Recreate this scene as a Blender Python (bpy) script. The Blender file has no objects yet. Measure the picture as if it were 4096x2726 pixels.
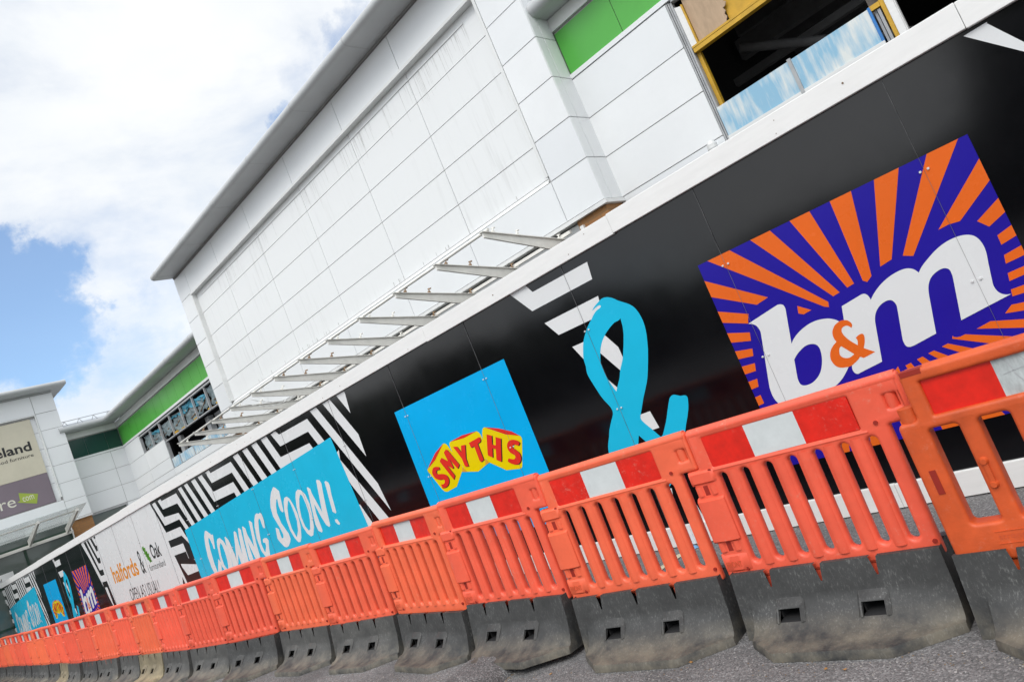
import bpy, bmesh, math, random
from mathutils import Vector, Matrix, noise
from mathutils.geometry import tessellate_polygon
random.seed(7)
C = bpy.context.scene.collection
sc = bpy.context.scene
R = math.radians
# ------------------------------------------------------------------ camera
cam = bpy.data.cameras.new("camera"); cam.lens = 25.03; cam.sensor_width = 36.0
cam.clip_start = 0.05; cam.clip_end = 3000
camo = bpy.data.objects.new("camera", cam); C.objects.link(camo)
right = Vector((0.66050152, 0.65064254, -0.3747026)); down = Vector((-0.33684542, -0.1892279, -0.92234916)); fwd = Vector((-0.67102378, 0.73542987, 0.09418064))
m = Matrix.Identity(4)
for i in range(3):
    m[i][0] = right[i]; m[i][1] = -down[i]; m[i][2] = -fwd[i]
m[2][3] = 1.365
camo.matrix_world = m
sc.camera = camo
# ------------------------------------------------------------------ sky, sun, exposure
SUN_EL, SUN_AZ = R(48), R(-70)          # azimuth of the direction to the sun, from +X anticlockwise
sun_dir = Vector((math.cos(SUN_EL)*math.cos(SUN_AZ), math.cos(SUN_EL)*math.sin(SUN_AZ), math.sin(SUN_EL)))
sl = bpy.data.lights.new("sun", 'SUN'); sl.energy = 1.35; sl.angle = R(25); sl.color = (1.0, 0.965, 0.91)
so = bpy.data.objects.new("sun", sl); C.objects.link(so)
so.rotation_euler = sun_dir.to_track_quat('Z', 'Y').to_euler()
world = bpy.data.worlds.new("World"); sc.world = world; world.use_nodes = True
wt = world.node_tree; wn = wt.nodes; wl = wt.links
for n in list(wn): wn.remove(n)
def WN(t, **k):
    n = wn.new(t)
    for a, b in k.items(): setattr(n, a, b)
    return n
wout = WN('ShaderNodeOutputWorld')
sky = WN('ShaderNodeTexSky', sky_type='NISHITA', sun_disc=False, sun_elevation=SUN_EL, sun_rotation=R(90)-SUN_AZ)
sky.air_density = 1.0; sky.dust_density = 0.6
bg1 = WN('ShaderNodeBackground'); bg1.inputs[1].default_value = 0.15
shs = WN('ShaderNodeHueSaturation'); shs.inputs['Saturation'].default_value = 1.25; shs.inputs['Value'].default_value = 1.2
wl.new(sky.outputs[0], shs.inputs['Color']); wl.new(shs.outputs[0], bg1.inputs[0])
tc = WN('ShaderNodeTexCoord')
mp = WN('ShaderNodeMapping'); mp.inputs['Scale'].default_value = (1, 1, 2.2); mp.inputs['Location'].default_value = (0.35, 0.1, 0.2)
wl.new(tc.outputs['Generated'], mp.inputs[0])
n1 = WN('ShaderNodeTexNoise'); n1.inputs['Scale'].default_value = 2.6; n1.inputs['Detail'].default_value = 7; n1.inputs['Roughness'].default_value = 0.58; n1.inputs['Distortion'].default_value = 0.25
wl.new(mp.outputs[0], n1.inputs['Vector'])
def math_(op, a, b=None, clamp=False):
    n = WN('ShaderNodeMath', operation=op, use_clamp=clamp)
    for i, v in enumerate((a, b)):
        if v is None: continue
        if isinstance(v, (int, float)): n.inputs[i].default_value = v
        else: wl.new(v, n.inputs[i])
    return n.outputs[0]
acc = n1.outputs['Fac']
nw = WN('ShaderNodeTexNoise'); nw.inputs['Scale'].default_value = 4.2; nw.inputs['Detail'].default_value = 8; nw.inputs['Roughness'].default_value = 0.62
wl.new(tc.outputs['Generated'], nw.inputs['Vector'])
ws = WN('ShaderNodeVectorMath', operation='SUBTRACT'); wl.new(nw.outputs['Color'], ws.inputs[0]); ws.inputs[1].default_value = (0.5, 0.5, 0.5)
wk = WN('ShaderNodeVectorMath', operation='SCALE'); wl.new(ws.outputs[0], wk.inputs[0]); wk.inputs['Scale'].default_value = 0.34
wa = WN('ShaderNodeVectorMath', operation='ADD'); wl.new(tc.outputs['Generated'], wa.inputs[0]); wl.new(wk.outputs[0], wa.inputs[1])
wz = WN('ShaderNodeVectorMath', operation='NORMALIZE'); wl.new(wa.outputs[0], wz.inputs[0])
GAPS = [(-0.9252,0.2262,0.3048,0.00383,0.50),(-0.9057,0.2691,0.3275,0.00178,0.12),(-0.7233,0.5300,0.4427,0.00089,0.26),(-0.7681,0.4972,0.4035,0.00075,0.12),(-0.5907,0.6050,0.5339,0.00075,0.17),(-0.6497,0.5701,0.5028,0.00089,0.08),(-0.9190,0.3166,0.2352,0.00089,0.08)]
for (dx, dy, dz, wdt, amt) in GAPS:                  # openings in the cloud deck, fixed in the sky
    dn = WN('ShaderNodeVectorMath', operation='DOT_PRODUCT'); wl.new(wz.outputs[0], dn.inputs[0]); dn.inputs[1].default_value = (dx, dy, dz)
    t = math_('SUBTRACT', 1.0, dn.outputs['Value'])
    t = math_('DIVIDE', t, wdt)
    t = math_('SUBTRACT', 1.0, t, True)
    t = math_('MULTIPLY', t, amt)
    acc = math_('SUBTRACT', acc, t)
rmp = WN('ShaderNodeMapRange'); rmp.interpolation_type = 'SMOOTHSTEP'
rmp.inputs['To Min'].default_value = 0.16; rmp.inputs['From Min'].default_value = 0.12; rmp.inputs['From Max'].default_value = 0.58
wl.new(acc, rmp.inputs['Value'])
n2 = WN('ShaderNodeTexNoise'); n2.inputs['Scale'].default_value = 3.2; n2.inputs['Detail'].default_value = 4
wl.new(mp.outputs[0], n2.inputs['Vector'])
cr = WN('ShaderNodeValToRGB'); cr.color_ramp.elements[0].position = 0.35; cr.color_ramp.elements[1].position = 0.66
cr.color_ramp.elements[0].color = (0.81, 0.845, 0.88, 1); cr.color_ramp.elements[1].color = (0.93, 0.94, 0.945, 1)
wl.new(n2.outputs['Fac'], cr.inputs[0])
bg2 = WN('ShaderNodeBackground'); bg2.inputs[1].default_value = 1.0
wl.new(cr.outputs[0], bg2.inputs[0])
# the veil of cloud is brighter towards the hidden sun
sd = WN('ShaderNodeVectorMath', operation='DOT_PRODUCT'); wl.new(tc.outputs['Generated'], sd.inputs[0]); sd.inputs[1].default_value = sun_dir
sg0 = math_('MAXIMUM', sd.outputs['Value'], 0.0)
sg1 = math_('MULTIPLY', math_('POWER', sg0, 2.0), 0.85)
wl.new(math_('ADD', sg1, 0.98), bg2.inputs[1])
mx = WN('ShaderNodeMixShader'); wl.new(rmp.outputs[0], mx.inputs[0]); wl.new(bg1.outputs[0], mx.inputs[1]); wl.new(bg2.outputs[0], mx.inputs[2])
wl.new(mx.outputs[0], wout.inputs[0])
sc.view_settings.view_transform = 'Standard'; sc.view_settings.look = 'None'; sc.view_settings.exposure = 0.2; sc.view_settings.gamma = 1.0

# ------------------------------------------------------------------ materials
def new_mat(name):
    m = bpy.data.materials.new(name); m.use_nodes = True
    return m, m.node_tree, m.node_tree.nodes['Principled BSDF']
def nd(nt, t, **k):
    n = nt.nodes.new(t)
    for a, b in k.items(): setattr(n, a, b)
    return n
def mat(name, col, rough=0.5, var=0.06, vscale=3.0, bump=0.0, bscale=60, spec=0.5, metal=0.0, stretch=(1, 1, 1), coat=0.0, rand=0.0, wave=0.0, scuff=0.0):
    """plain painted or moulded surface: colour broken up by noise, optional fine bump"""
    m, nt, p = new_mat(name); L = nt.links
    p.inputs['Roughness'].default_value = rough; p.inputs['Specular IOR Level'].default_value = spec
    p.inputs['Metallic'].default_value = metal; p.inputs['Coat Weight'].default_value = coat
    t = nd(nt, 'ShaderNodeTexCoord'); mp = nd(nt, 'ShaderNodeMapping'); mp.inputs['Scale'].default_value = stretch
    L.new(t.outputs['Object'], mp.inputs[0])
    n = nd(nt, 'ShaderNodeTexNoise'); n.inputs['Scale'].default_value = vscale; n.inputs['Detail'].default_value = 6; n.inputs['Roughness'].default_value = 0.65
    L.new(mp.outputs[0], n.inputs['Vector'])
    hs = nd(nt, 'ShaderNodeHueSaturation'); hs.inputs['Color'].default_value = (*col, 1)
    mr = nd(nt, 'ShaderNodeMapRange'); mr.inputs['From Min'].default_value = 0.3; mr.inputs['From Max'].default_value = 0.7
    mr.inputs['To Min'].default_value = 1 - var*1.6; mr.inputs['To Max'].default_value = 1 + var
    L.new(n.outputs['Fac'], mr.inputs['Value'])
    val = mr.outputs[0]
    if rand:
        oi = nd(nt, 'ShaderNodeObjectInfo'); m2 = nd(nt, 'ShaderNodeMapRange'); m2.inputs['To Min'].default_value = 1-rand; m2.inputs['To Max'].default_value = 1+rand*0.5
        L.new(oi.outputs['Random'], m2.inputs['Value'])
        mu = nd(nt, 'ShaderNodeMath', operation='MULTIPLY'); L.new(val, mu.inputs[0]); L.new(m2.outputs[0], mu.inputs[1]); val = mu.outputs[0]
        m3 = nd(nt, 'ShaderNodeMapRange'); m3.inputs['To Min'].default_value = 0.5-rand*0.04; m3.inputs['To Max'].default_value = 0.5+rand*0.06
        mo = nd(nt, 'ShaderNodeMath', operation='FRACT'); mm = nd(nt, 'ShaderNodeMath', operation='MULTIPLY'); mm.inputs[1].default_value = 7.31
        L.new(oi.outputs['Random'], mm.inputs[0]); L.new(mm.outputs[0], mo.inputs[0]); L.new(mo.outputs[0], m3.inputs['Value']); L.new(m3.outputs[0], hs.inputs['Hue'])
    L.new(val, hs.inputs['Value']); L.new(hs.outputs[0], p.inputs['Base Color'])
    if scuff:                                                    # pale rubbed marks and specks
        oi2 = nd(nt, 'ShaderNodeObjectInfo'); of = nd(nt, 'ShaderNodeVectorMath', operation='SCALE'); of.inputs[0].default_value = (31, 17, 23); L.new(oi2.outputs['Random'], of.inputs['Scale'])
        va = nd(nt, 'ShaderNodeVectorMath', operation='ADD'); L.new(t.outputs['Object'], va.inputs[0]); L.new(of.outputs[0], va.inputs[1])
        s1 = nd(nt, 'ShaderNodeTexNoise'); s1.inputs['Scale'].default_value = 42; s1.inputs['Detail'].default_value = 7; s1.inputs['Roughness'].default_value = 0.75; L.new(va.outputs[0], s1.inputs['Vector'])
        s2 = nd(nt, 'ShaderNodeTexNoise'); s2.inputs['Scale'].default_value = 3.5; s2.inputs['Detail'].default_value = 4; L.new(va.outputs[0], s2.inputs['Vector'])
        a1 = nd(nt, 'ShaderNodeMapRange'); a1.inputs['From Min'].default_value = 0.56; a1.inputs['From Max'].default_value = 0.72; L.new(s1.outputs['Fac'], a1.inputs['Value'])
        a2 = nd(nt, 'ShaderNodeMapRange'); a2.inputs['From Min'].default_value = 0.45; a2.inputs['From Max'].default_value = 0.68; L.new(s2.outputs['Fac'], a2.inputs['Value'])
        am = nd(nt, 'ShaderNodeMath', operation='MULTIPLY'); L.new(a1.outputs[0], am.inputs[0]); L.new(a2.outputs[0], am.inputs[1])
        an = nd(nt, 'ShaderNodeMath', operation='MULTIPLY'); an.inputs[1].default_value = scuff; L.new(am.outputs[0], an.inputs[0])
        mxs = nd(nt, 'ShaderNodeMix', data_type='RGBA'); mxs.inputs['B'].default_value = (0.62, 0.40, 0.30, 1) if col[0] > 0.3 else (0.25, 0.25, 0.25, 1)
        L.new(hs.outputs[0], mxs.inputs['A']); L.new(an.outputs[0], mxs.inputs['Factor']); L.new(mxs.outputs['Result'], p.inputs['Base Color'])
    if wave:                                                     # sheets that are not quite flat, gloss broken up by dust
        b = nd(nt, 'ShaderNodeBump'); b.inputs['Strength'].default_value = wave; b.inputs['Distance'].default_value = 0.02
        wn2 = nd(nt, 'ShaderNodeTexNoise'); wn2.inputs['Scale'].default_value = 1.1; wn2.inputs['Detail'].default_value = 2; L.new(t.outputs['Object'], wn2.inputs['Vector'])
        L.new(wn2.outputs['Fac'], b.inputs['Height']); L.new(b.outputs[0], p.inputs['Normal'])
        rr = nd(nt, 'ShaderNodeMapRange'); rr.inputs['From Min'].default_value = 0.35; rr.inputs['From Max'].default_value = 0.7; rr.inputs['To Min'].default_value = rough; rr.inputs['To Max'].default_value = rough+0.05
        rn = nd(nt, 'ShaderNodeTexNoise'); rn.inputs['Scale'].default_value = 2.3; rn.inputs['Detail'].default_value = 9; rn.inputs['Roughness'].default_value = 0.7; L.new(t.outputs['Object'], rn.inputs['Vector'])
        L.new(rn.outputs['Fac'], rr.inputs['Value']); L.new(rr.outputs[0], p.inputs['Roughness'])
    if bump:
        b = nd(nt, 'ShaderNodeBump'); b.inputs['Strength'].default_value = bump; b.inputs['Distance'].default_value = 0.004
        n2 = nd(nt, 'ShaderNodeTexNoise'); n2.inputs['Scale'].default_value = bscale; n2.inputs['Detail'].default_value = 4
        L.new(t.outputs['Object'], n2.inputs['Vector']); L.new(n2.outputs['Fac'], b.inputs['Height']); L.new(b.outputs[0], p.inputs['Normal'])
    return m
def streak_mat(name, col, stain, amount, rough=0.35, sx=9.0, zc=0.5, thr=(0.52, 0.78)):
    """cladding with rain streaks: dark runs drawn out down the face"""
    m, nt, p = new_mat(name); L = nt.links
    p.inputs['Roughness'].default_value = rough
    t = nd(nt, 'ShaderNodeTexCoord'); mp = nd(nt, 'ShaderNodeMapping'); mp.inputs['Scale'].default_value = (sx, sx, 0.55)
    L.new(t.outputs['Object'], mp.inputs[0])
    n = nd(nt, 'ShaderNodeTexNoise'); n.inputs['Scale'].default_value = 1.0; n.inputs['Detail'].default_value = 8; n.inputs['Roughness'].default_value = 0.7
    L.new(mp.outputs[0], n.inputs['Vector'])
    big = nd(nt, 'ShaderNodeTexNoise'); big.inputs['Scale'].default_value = 0.8; big.inputs['Detail'].default_value = 3
    L.new(t.outputs['Object'], big.inputs['Vector'])
    r1 = nd(nt, 'ShaderNodeMapRange'); r1.inputs['From Min'].default_value = thr[0]; r1.inputs['From Max'].default_value = thr[1]; L.new(n.outputs['Fac'], r1.inputs['Value'])
    r2 = nd(nt, 'ShaderNodeMapRange'); r2.inputs['From Min'].default_value = 0.38; r2.inputs['From Max'].default_value = 0.68; L.new(big.outputs['Fac'], r2.inputs['Value'])
    mu = nd(nt, 'ShaderNodeMath', operation='MULTIPLY'); L.new(r1.outputs[0], mu.inputs[0]); L.new(r2.outputs[0], mu.inputs[1])
    ma = nd(nt, 'ShaderNodeMath', operation='MULTIPLY'); ma.inputs[1].default_value = amount; L.new(mu.outputs[0], ma.inputs[0])
    mix = nd(nt, 'ShaderNodeMix', data_type='RGBA'); mix.inputs['A'].default_value = (*col, 1); mix.inputs['B'].default_value = (*stain, 1)
    L.new(ma.outputs[0], mix.inputs['Factor']); L.new(mix.outputs['Result'], p.inputs['Base Color'])
    return m
M = {}
M['clad'] = mat('white cladding', (0.80, 0.82, 0.83), 0.32, 0.025, 0.7)
M['clad_b'] = mat('white cladding lighter', (0.825, 0.84, 0.845), 0.30, 0.03, 0.9)
M['clad_c'] = mat('white cladding duller', (0.775, 0.795, 0.81), 0.34, 0.03, 0.6)
M['clad_worn'] = streak_mat('weathered cladding', (0.805, 0.82, 0.82), (0.38, 0.38, 0.37), 0.42)
M['clad_trim'] = mat('white trim', (0.77, 0.78, 0.77), 0.4, 0.05, 2.0)
M['joint'] = mat('panel joint', (0.34, 0.335, 0.33), 0.8, 0.1, 4)
M['stain'] = mat('drip stain', (0.60, 0.605, 0.59), 0.6, 0.3, 9)
M['eave'] = mat('grey eave metal', (0.50, 0.515, 0.52), 0.42, 0.05, 1.5)
M['soffit'] = mat('grey soffit', (0.46, 0.47, 0.475), 0.5, 0.05, 1.0)
M['green'] = mat('green panel', (0.085, 0.42, 0.055), 0.3, 0.05, 1.2)
M['dkgreen'] = mat('dark green panel', (0.010, 0.058, 0.046), 0.22, 0.06, 1.2)
M['frame_green'] = mat('dark green frame', (0.012, 0.045, 0.025), 0.4, 0.08, 5)
M['alu'] = mat('grey aluminium', (0.42, 0.43, 0.44), 0.45, 0.12, 6)
M['steel_white'] = mat('cream steelwork', (0.86, 0.845, 0.79), 0.42, 0.06, 5)
M['rust'] = mat('rusty bolt', (0.30, 0.19, 0.11), 0.8, 0.2, 40)
M['yellow'] = mat('yellow stud', (0.62, 0.36, 0.025), 0.5, 0.12, 8)
M['ply'] = mat('plasterboard paper', (0.50, 0.36, 0.24), 0.85, 0.12, 5, stretch=(3, 1, 0.8))
M['dark'] = mat('dark interior', (0.012, 0.012, 0.013), 0.9, 0.2, 2)  # near-black colour puts in the shade of the hall and foot pockets
M['truss'] = mat('dusty steel', (0.12, 0.12, 0.122), 0.8, 0.2, 3)
M['column'] = mat('brown steel column', (0.10, 0.085, 0.075), 0.6, 0.15, 6)
M['tarp'] = mat('blue grey polythene', (0.21, 0.27, 0.29), 0.28, 0.35, 4.0, bump=0.5, bscale=18)
M['tarp_blue'] = mat('blue membrane', (0.06, 0.30, 0.42), 0.35, 0.25, 4.0)
M['timber'] = mat('old timber', (0.20, 0.135, 0.085), 0.85, 0.2, 8)
M['beige'] = mat('beige sign face', (0.60, 0.56, 0.44), 0.5, 0.05, 1.5)
M['mauve'] = mat('mauve sign face', (0.205, 0.165, 0.195), 0.5, 0.05, 1.5)
M['lime'] = mat('lime tag', (0.33, 0.42, 0.06), 0.5, 0.05, 3)
M['cream'] = mat('cream letters', (0.70, 0.68, 0.58), 0.5, 0.03, 3)
M['ink'] = mat('black print', (0.012, 0.012, 0.013), 0.3, 0.1, 3)
M['board_black'] = mat('gloss black sheet', (0.003, 0.003, 0.0042), 0.09, 0.15, 2.0, spec=0.52, wave=0.10)
M['cap'] = mat('painted white board', (0.83, 0.83, 0.815), 0.5, 0.03, 6, stretch=(0.6, 1, 4))
M['pwhite'] = mat('white print', (0.72, 0.735, 0.74), 0.25, 0.02, 1.5, spec=0.2, wave=0.16)
M['ppurple'] = mat('violet print', (0.018, 0.010, 0.30), 0.22, 0.05, 2, spec=0.2, wave=0.16)
M['porange'] = mat('orange print', (0.76, 0.135, 0.016), 0.25, 0.04, 2, spec=0.2, wave=0.16)
M['pcyan'] = mat('cyan print', (0.012, 0.475, 0.72), 0.24, 0.04, 2, spec=0.2, wave=0.16)
M['pblue'] = mat('sky blue print', (0.0, 0.41, 0.82), 0.24, 0.04, 2, spec=0.2, wave=0.16)
M['pyellow'] = mat('yellow print', (0.80, 0.62, 0.0), 0.25, 0.03, 2, spec=0.3)
M['pamber'] = mat('amber print', (0.68, 0.36, 0.03), 0.25, 0.03, 2, spec=0.3)
M['pred'] = mat('red print', (0.72, 0.03, 0.018), 0.25, 0.04, 2, spec=0.3)
M['hal'] = mat('halo orange print', (0.75, 0.28, 0.03), 0.25, 0.03, 2, spec=0.3)
M['leaf'] = mat('leaf print', (0.10, 0.30, 0.03), 0.3, 0.4, 12, spec=0.3)
M['seam'] = mat('sheet joint', (0.17, 0.17, 0.175), 0.35, 0.4, 9)
M['screw'] = mat('white screw cap', (0.72, 0.73, 0.73), 0.3, 0.03, 5)
M['orange'] = mat('orange plastic', (0.885, 0.136, 0.064), 0.40, 0.08, 5.0, bump=0.12, bscale=160, rand=0.09, scuff=0.55)
M['orange_old'] = mat('faded orange plastic', (0.64, 0.094, 0.019), 0.5, 0.16, 6.0, bump=0.2, bscale=120, scuff=0.6)
M['orange_letter'] = mat('moulded letters', (0.62, 0.095, 0.03), 0.5, 0.1, 5)
M['orange_dk'] = mat('painted hole shade', (0.30, 0.016, 0.006), 0.6, 0.1, 5)  # dark tone painted on for the shade inside holes and pockets
M['sred'] = mat('red reflective film', (0.72, 0.016, 0.006), 0.28, 0.12, 14, spec=0.6, scuff=0.5)
M['swhite'] = mat('white reflective film', (0.62, 0.655, 0.655), 0.3, 0.05, 14)
M['swhite_old'] = mat('scuffed white film', (0.52, 0.56, 0.56), 0.4, 0.22, 26, stretch=(1, 1, 0.35))
M['line'] = mat('worn cream road paint', (0.62, 0.56, 0.40), 0.8, 0.25, 30)
M['lineblue'] = mat('blue spray paint', (0.14, 0.36, 0.62), 0.8, 0.3, 30)
M['dead'] = mat('dead leaf', (0.34, 0.17, 0.05), 0.8, 0.3, 60)
def glass_mat(name, col, rough=0.06):
    m, nt, p = new_mat(name)
    p.inputs['Base Color'].default_value = (*col, 1); p.inputs['Roughness'].default_value = rough; p.inputs['Specular IOR Level'].default_value = 0.8
    t = nd(nt, 'ShaderNodeTexCoord'); n = nd(nt, 'ShaderNodeTexNoise'); n.inputs['Scale'].default_value = 1.3; n.inputs['Detail'].default_value = 5
    nt.links.new(t.outputs['Object'], n.inputs['Vector'])
    b = nd(nt, 'ShaderNodeBump'); b.inputs['Strength'].default_value = 0.10; b.inputs['Distance'].default_value = 0.05
    nt.links.new(n.outputs['Fac'], b.inputs['Height']); nt.links.new(b.outputs[0], p.inputs['Normal'])
    return m
M['glass'] = glass_mat('dusty dark glass', (0.10, 0.125, 0.115))
M['glass_brown'] = glass_mat('brown glass', (0.085, 0.07, 0.058), 0.2)
M['canopy_glass'] = glass_mat('pale canopy glass', (0.55, 0.64, 0.62), 0.15); M['canopy_glass'].node_tree.nodes['Principled BSDF'].inputs['Alpha'].default_value = 0.30
def painted_clouds(name):  # cloud reflections painted into the blue base colour as pale streaks
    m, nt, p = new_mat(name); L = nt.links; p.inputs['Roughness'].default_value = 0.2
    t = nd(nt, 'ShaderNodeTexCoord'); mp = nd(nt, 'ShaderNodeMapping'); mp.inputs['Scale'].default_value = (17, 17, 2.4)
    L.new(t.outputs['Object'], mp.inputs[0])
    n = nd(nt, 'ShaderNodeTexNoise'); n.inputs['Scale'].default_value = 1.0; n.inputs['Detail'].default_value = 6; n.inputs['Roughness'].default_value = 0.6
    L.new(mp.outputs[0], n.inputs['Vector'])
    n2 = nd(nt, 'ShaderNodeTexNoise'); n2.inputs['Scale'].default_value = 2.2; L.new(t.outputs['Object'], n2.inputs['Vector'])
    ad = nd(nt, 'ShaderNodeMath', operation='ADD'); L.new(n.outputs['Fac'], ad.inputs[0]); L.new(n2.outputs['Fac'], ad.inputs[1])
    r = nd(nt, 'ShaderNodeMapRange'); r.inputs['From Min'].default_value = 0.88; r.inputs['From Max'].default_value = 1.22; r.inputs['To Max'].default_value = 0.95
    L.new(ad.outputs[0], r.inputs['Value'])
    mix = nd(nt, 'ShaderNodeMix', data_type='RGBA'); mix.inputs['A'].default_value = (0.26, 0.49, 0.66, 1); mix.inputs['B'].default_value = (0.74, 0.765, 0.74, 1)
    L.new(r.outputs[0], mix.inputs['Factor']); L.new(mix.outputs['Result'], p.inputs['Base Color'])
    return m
M['blue_clouds'] = painted_clouds('blue panel with painted cloud reflections')
def brick(name):
    m, nt, p = new_mat(name); L = nt.links; p.inputs['Roughness'].default_value = 0.9
    t = nd(nt, 'ShaderNodeTexCoord'); sp = nd(nt, 'ShaderNodeSeparateXYZ'); L.new(t.outputs['Object'], sp.inputs[0])
    a = nd(nt, 'ShaderNodeMath', operation='ADD'); L.new(sp.outputs[0], a.inputs[0]); L.new(sp.outputs[1], a.inputs[1])
    cb = nd(nt, 'ShaderNodeCombineXYZ'); L.new(a.outputs[0], cb.inputs[0]); L.new(sp.outputs[2], cb.inputs[1])
    b = nd(nt, 'ShaderNodeTexBrick'); b.inputs['Scale'].default_value = 1.0
    b.inputs['Brick Width'].default_value = 0.225; b.inputs['Row Height'].default_value = 0.075; b.inputs['Mortar Size'].default_value = 0.006
    b.inputs['Color1'].default_value = (0.40, 0.20, 0.075, 1); b.inputs['Color2'].default_value = (0.32, 0.155, 0.06, 1); b.inputs['Mortar'].default_value = (0.24, 0.15, 0.08, 1)
    L.new(cb.outputs[0], b.inputs['Vector']); L.new(b.outputs['Color'], p.inputs['Base Color'])
    return m
M['brick'] = brick('buff brick')
def rubber(name, base, dust, dustamt):
    m, nt, p = new_mat(name); L = nt.links; p.inputs['Roughness'].default_value = 0.62
    t = nd(nt, 'ShaderNodeTexCoord'); oi = nd(nt, 'ShaderNodeObjectInfo')
    off = nd(nt, 'ShaderNodeVectorMath', operation='SCALE'); off.inputs[0].default_value = (37, 19, 53); L.new(oi.outputs['Random'], off.inputs['Scale'])
    va = nd(nt, 'ShaderNodeVectorMath', operation='ADD'); L.new(t.outputs['Object'], va.inputs[0]); L.new(off.outputs[0], va.inputs[1])
    mp = nd(nt, 'ShaderNodeMapping'); mp.inputs['Rotation'].default_value = (0, R(30), 0); mp.inputs['Scale'].default_value = (120, 90, 42); L.new(va.outputs[0], mp.inputs[0])
    n = nd(nt, 'ShaderNodeTexNoise'); n.inputs['Scale'].default_value = 1.0; n.inputs['Detail'].default_value = 9; n.inputs['Roughness'].default_value = 0.78; L.new(mp.outputs[0], n.inputs['Vector'])
    nb = nd(nt, 'ShaderNodeTexNoise'); nb.inputs['Scale'].default_value = 7.0; nb.inputs['Detail'].default_value = 6; nb.inputs['Roughness'].default_value = 0.65; L.new(va.outputs[0], nb.inputs['Vector'])
    r1 = nd(nt, 'ShaderNodeMapRange'); r1.inputs['From Min'].default_value = 0.53; r1.inputs['From Max'].default_value = 0.70; L.new(n.outputs['Fac'], r1.inputs['Value'])
    r2 = nd(nt, 'ShaderNodeMapRange'); r2.inputs['From Min'].default_value = 0.36; r2.inputs['From Max'].default_value = 0.66; L.new(nb.outputs['Fac'], r2.inputs['Value'])
    mu = nd(nt, 'ShaderNodeMath', operation='MULTIPLY'); L.new(r1.outputs[0], mu.inputs[0]); L.new(r2.outputs[0], mu.inputs[1])
    mix1 = nd(nt, 'ShaderNodeMix', data_type='RGBA'); mt = nd(nt, 'ShaderNodeMapRange'); mt.inputs['From Min'].default_value = 0.32; mt.inputs['From Max'].default_value = 0.68; mt.inputs['To Min'].default_value = 0.78; mt.inputs['To Max'].default_value = 1.35; L.new(nb.outputs['Fac'], mt.inputs['Value'])
    hb = nd(nt, 'ShaderNodeHueSaturation'); hb.inputs['Color'].default_value = (*base, 1); L.new(mt.outputs[0], hb.inputs['Value']); L.new(hb.outputs[0], mix1.inputs['A']); mix1.inputs['B'].default_value = (0.25, 0.25, 0.24, 1); L.new(mu.outputs[0], mix1.inputs['Factor'])
    # dried mud that settled on the low flat toe
    sp = nd(nt, 'ShaderNodeSeparateXYZ'); L.new(t.outputs['Object'], sp.inputs[0])
    z = nd(nt, 'ShaderNodeMapRange'); z.inputs['From Min'].default_value = 0.115; z.inputs['From Max'].default_value = 0.04; L.new(sp.outputs[2], z.inputs['Value'])
    z2 = nd(nt, 'ShaderNodeMath', operation='ADD'); z2.inputs[1].default_value = dustamt; L.new(z.outputs[0], z2.inputs[0])
    md = nd(nt, 'ShaderNodeMath', operation='MULTIPLY', use_clamp=True); L.new(z2.outputs[0], md.inputs[0]); L.new(r2.outputs[0], md.inputs[1])
    m7 = nd(nt, 'ShaderNodeMath', operation='MULTIPLY'); m7.inputs[1].default_value = 0.55; L.new(md.outputs[0], m7.inputs[0])
    mix2 = nd(nt, 'ShaderNodeMix', data_type='RGBA'); mix2.inputs['B'].default_value = (*dust, 1); L.new(mix1.outputs['Result'], mix2.inputs['A']); L.new(m7.outputs[0], mix2.inputs['Factor'])
    L.new(mix2.outputs['Result'], p.inputs['Base Color'])
    b = nd(nt, 'ShaderNodeBump'); b.inputs['Strength'].default_value = 0.45; b.inputs['Distance'].default_value = 0.008
    L.new(nb.outputs['Fac'], b.inputs['Height']); L.new(b.outputs[0], p.inputs['Normal'])
    return m
M['rubber'] = rubber('black rubber', (0.041, 0.0415, 0.041), (0.25, 0.215, 0.155), -0.02)
M['rubber_grey'] = rubber('grey rubber', (0.058, 0.058, 0.056), (0.28, 0.245, 0.18), 0.05)
M['rubber_tan'] = rubber('sandy rubber', (0.16, 0.135, 0.085), (0.42, 0.34, 0.20), 0.35)
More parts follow.
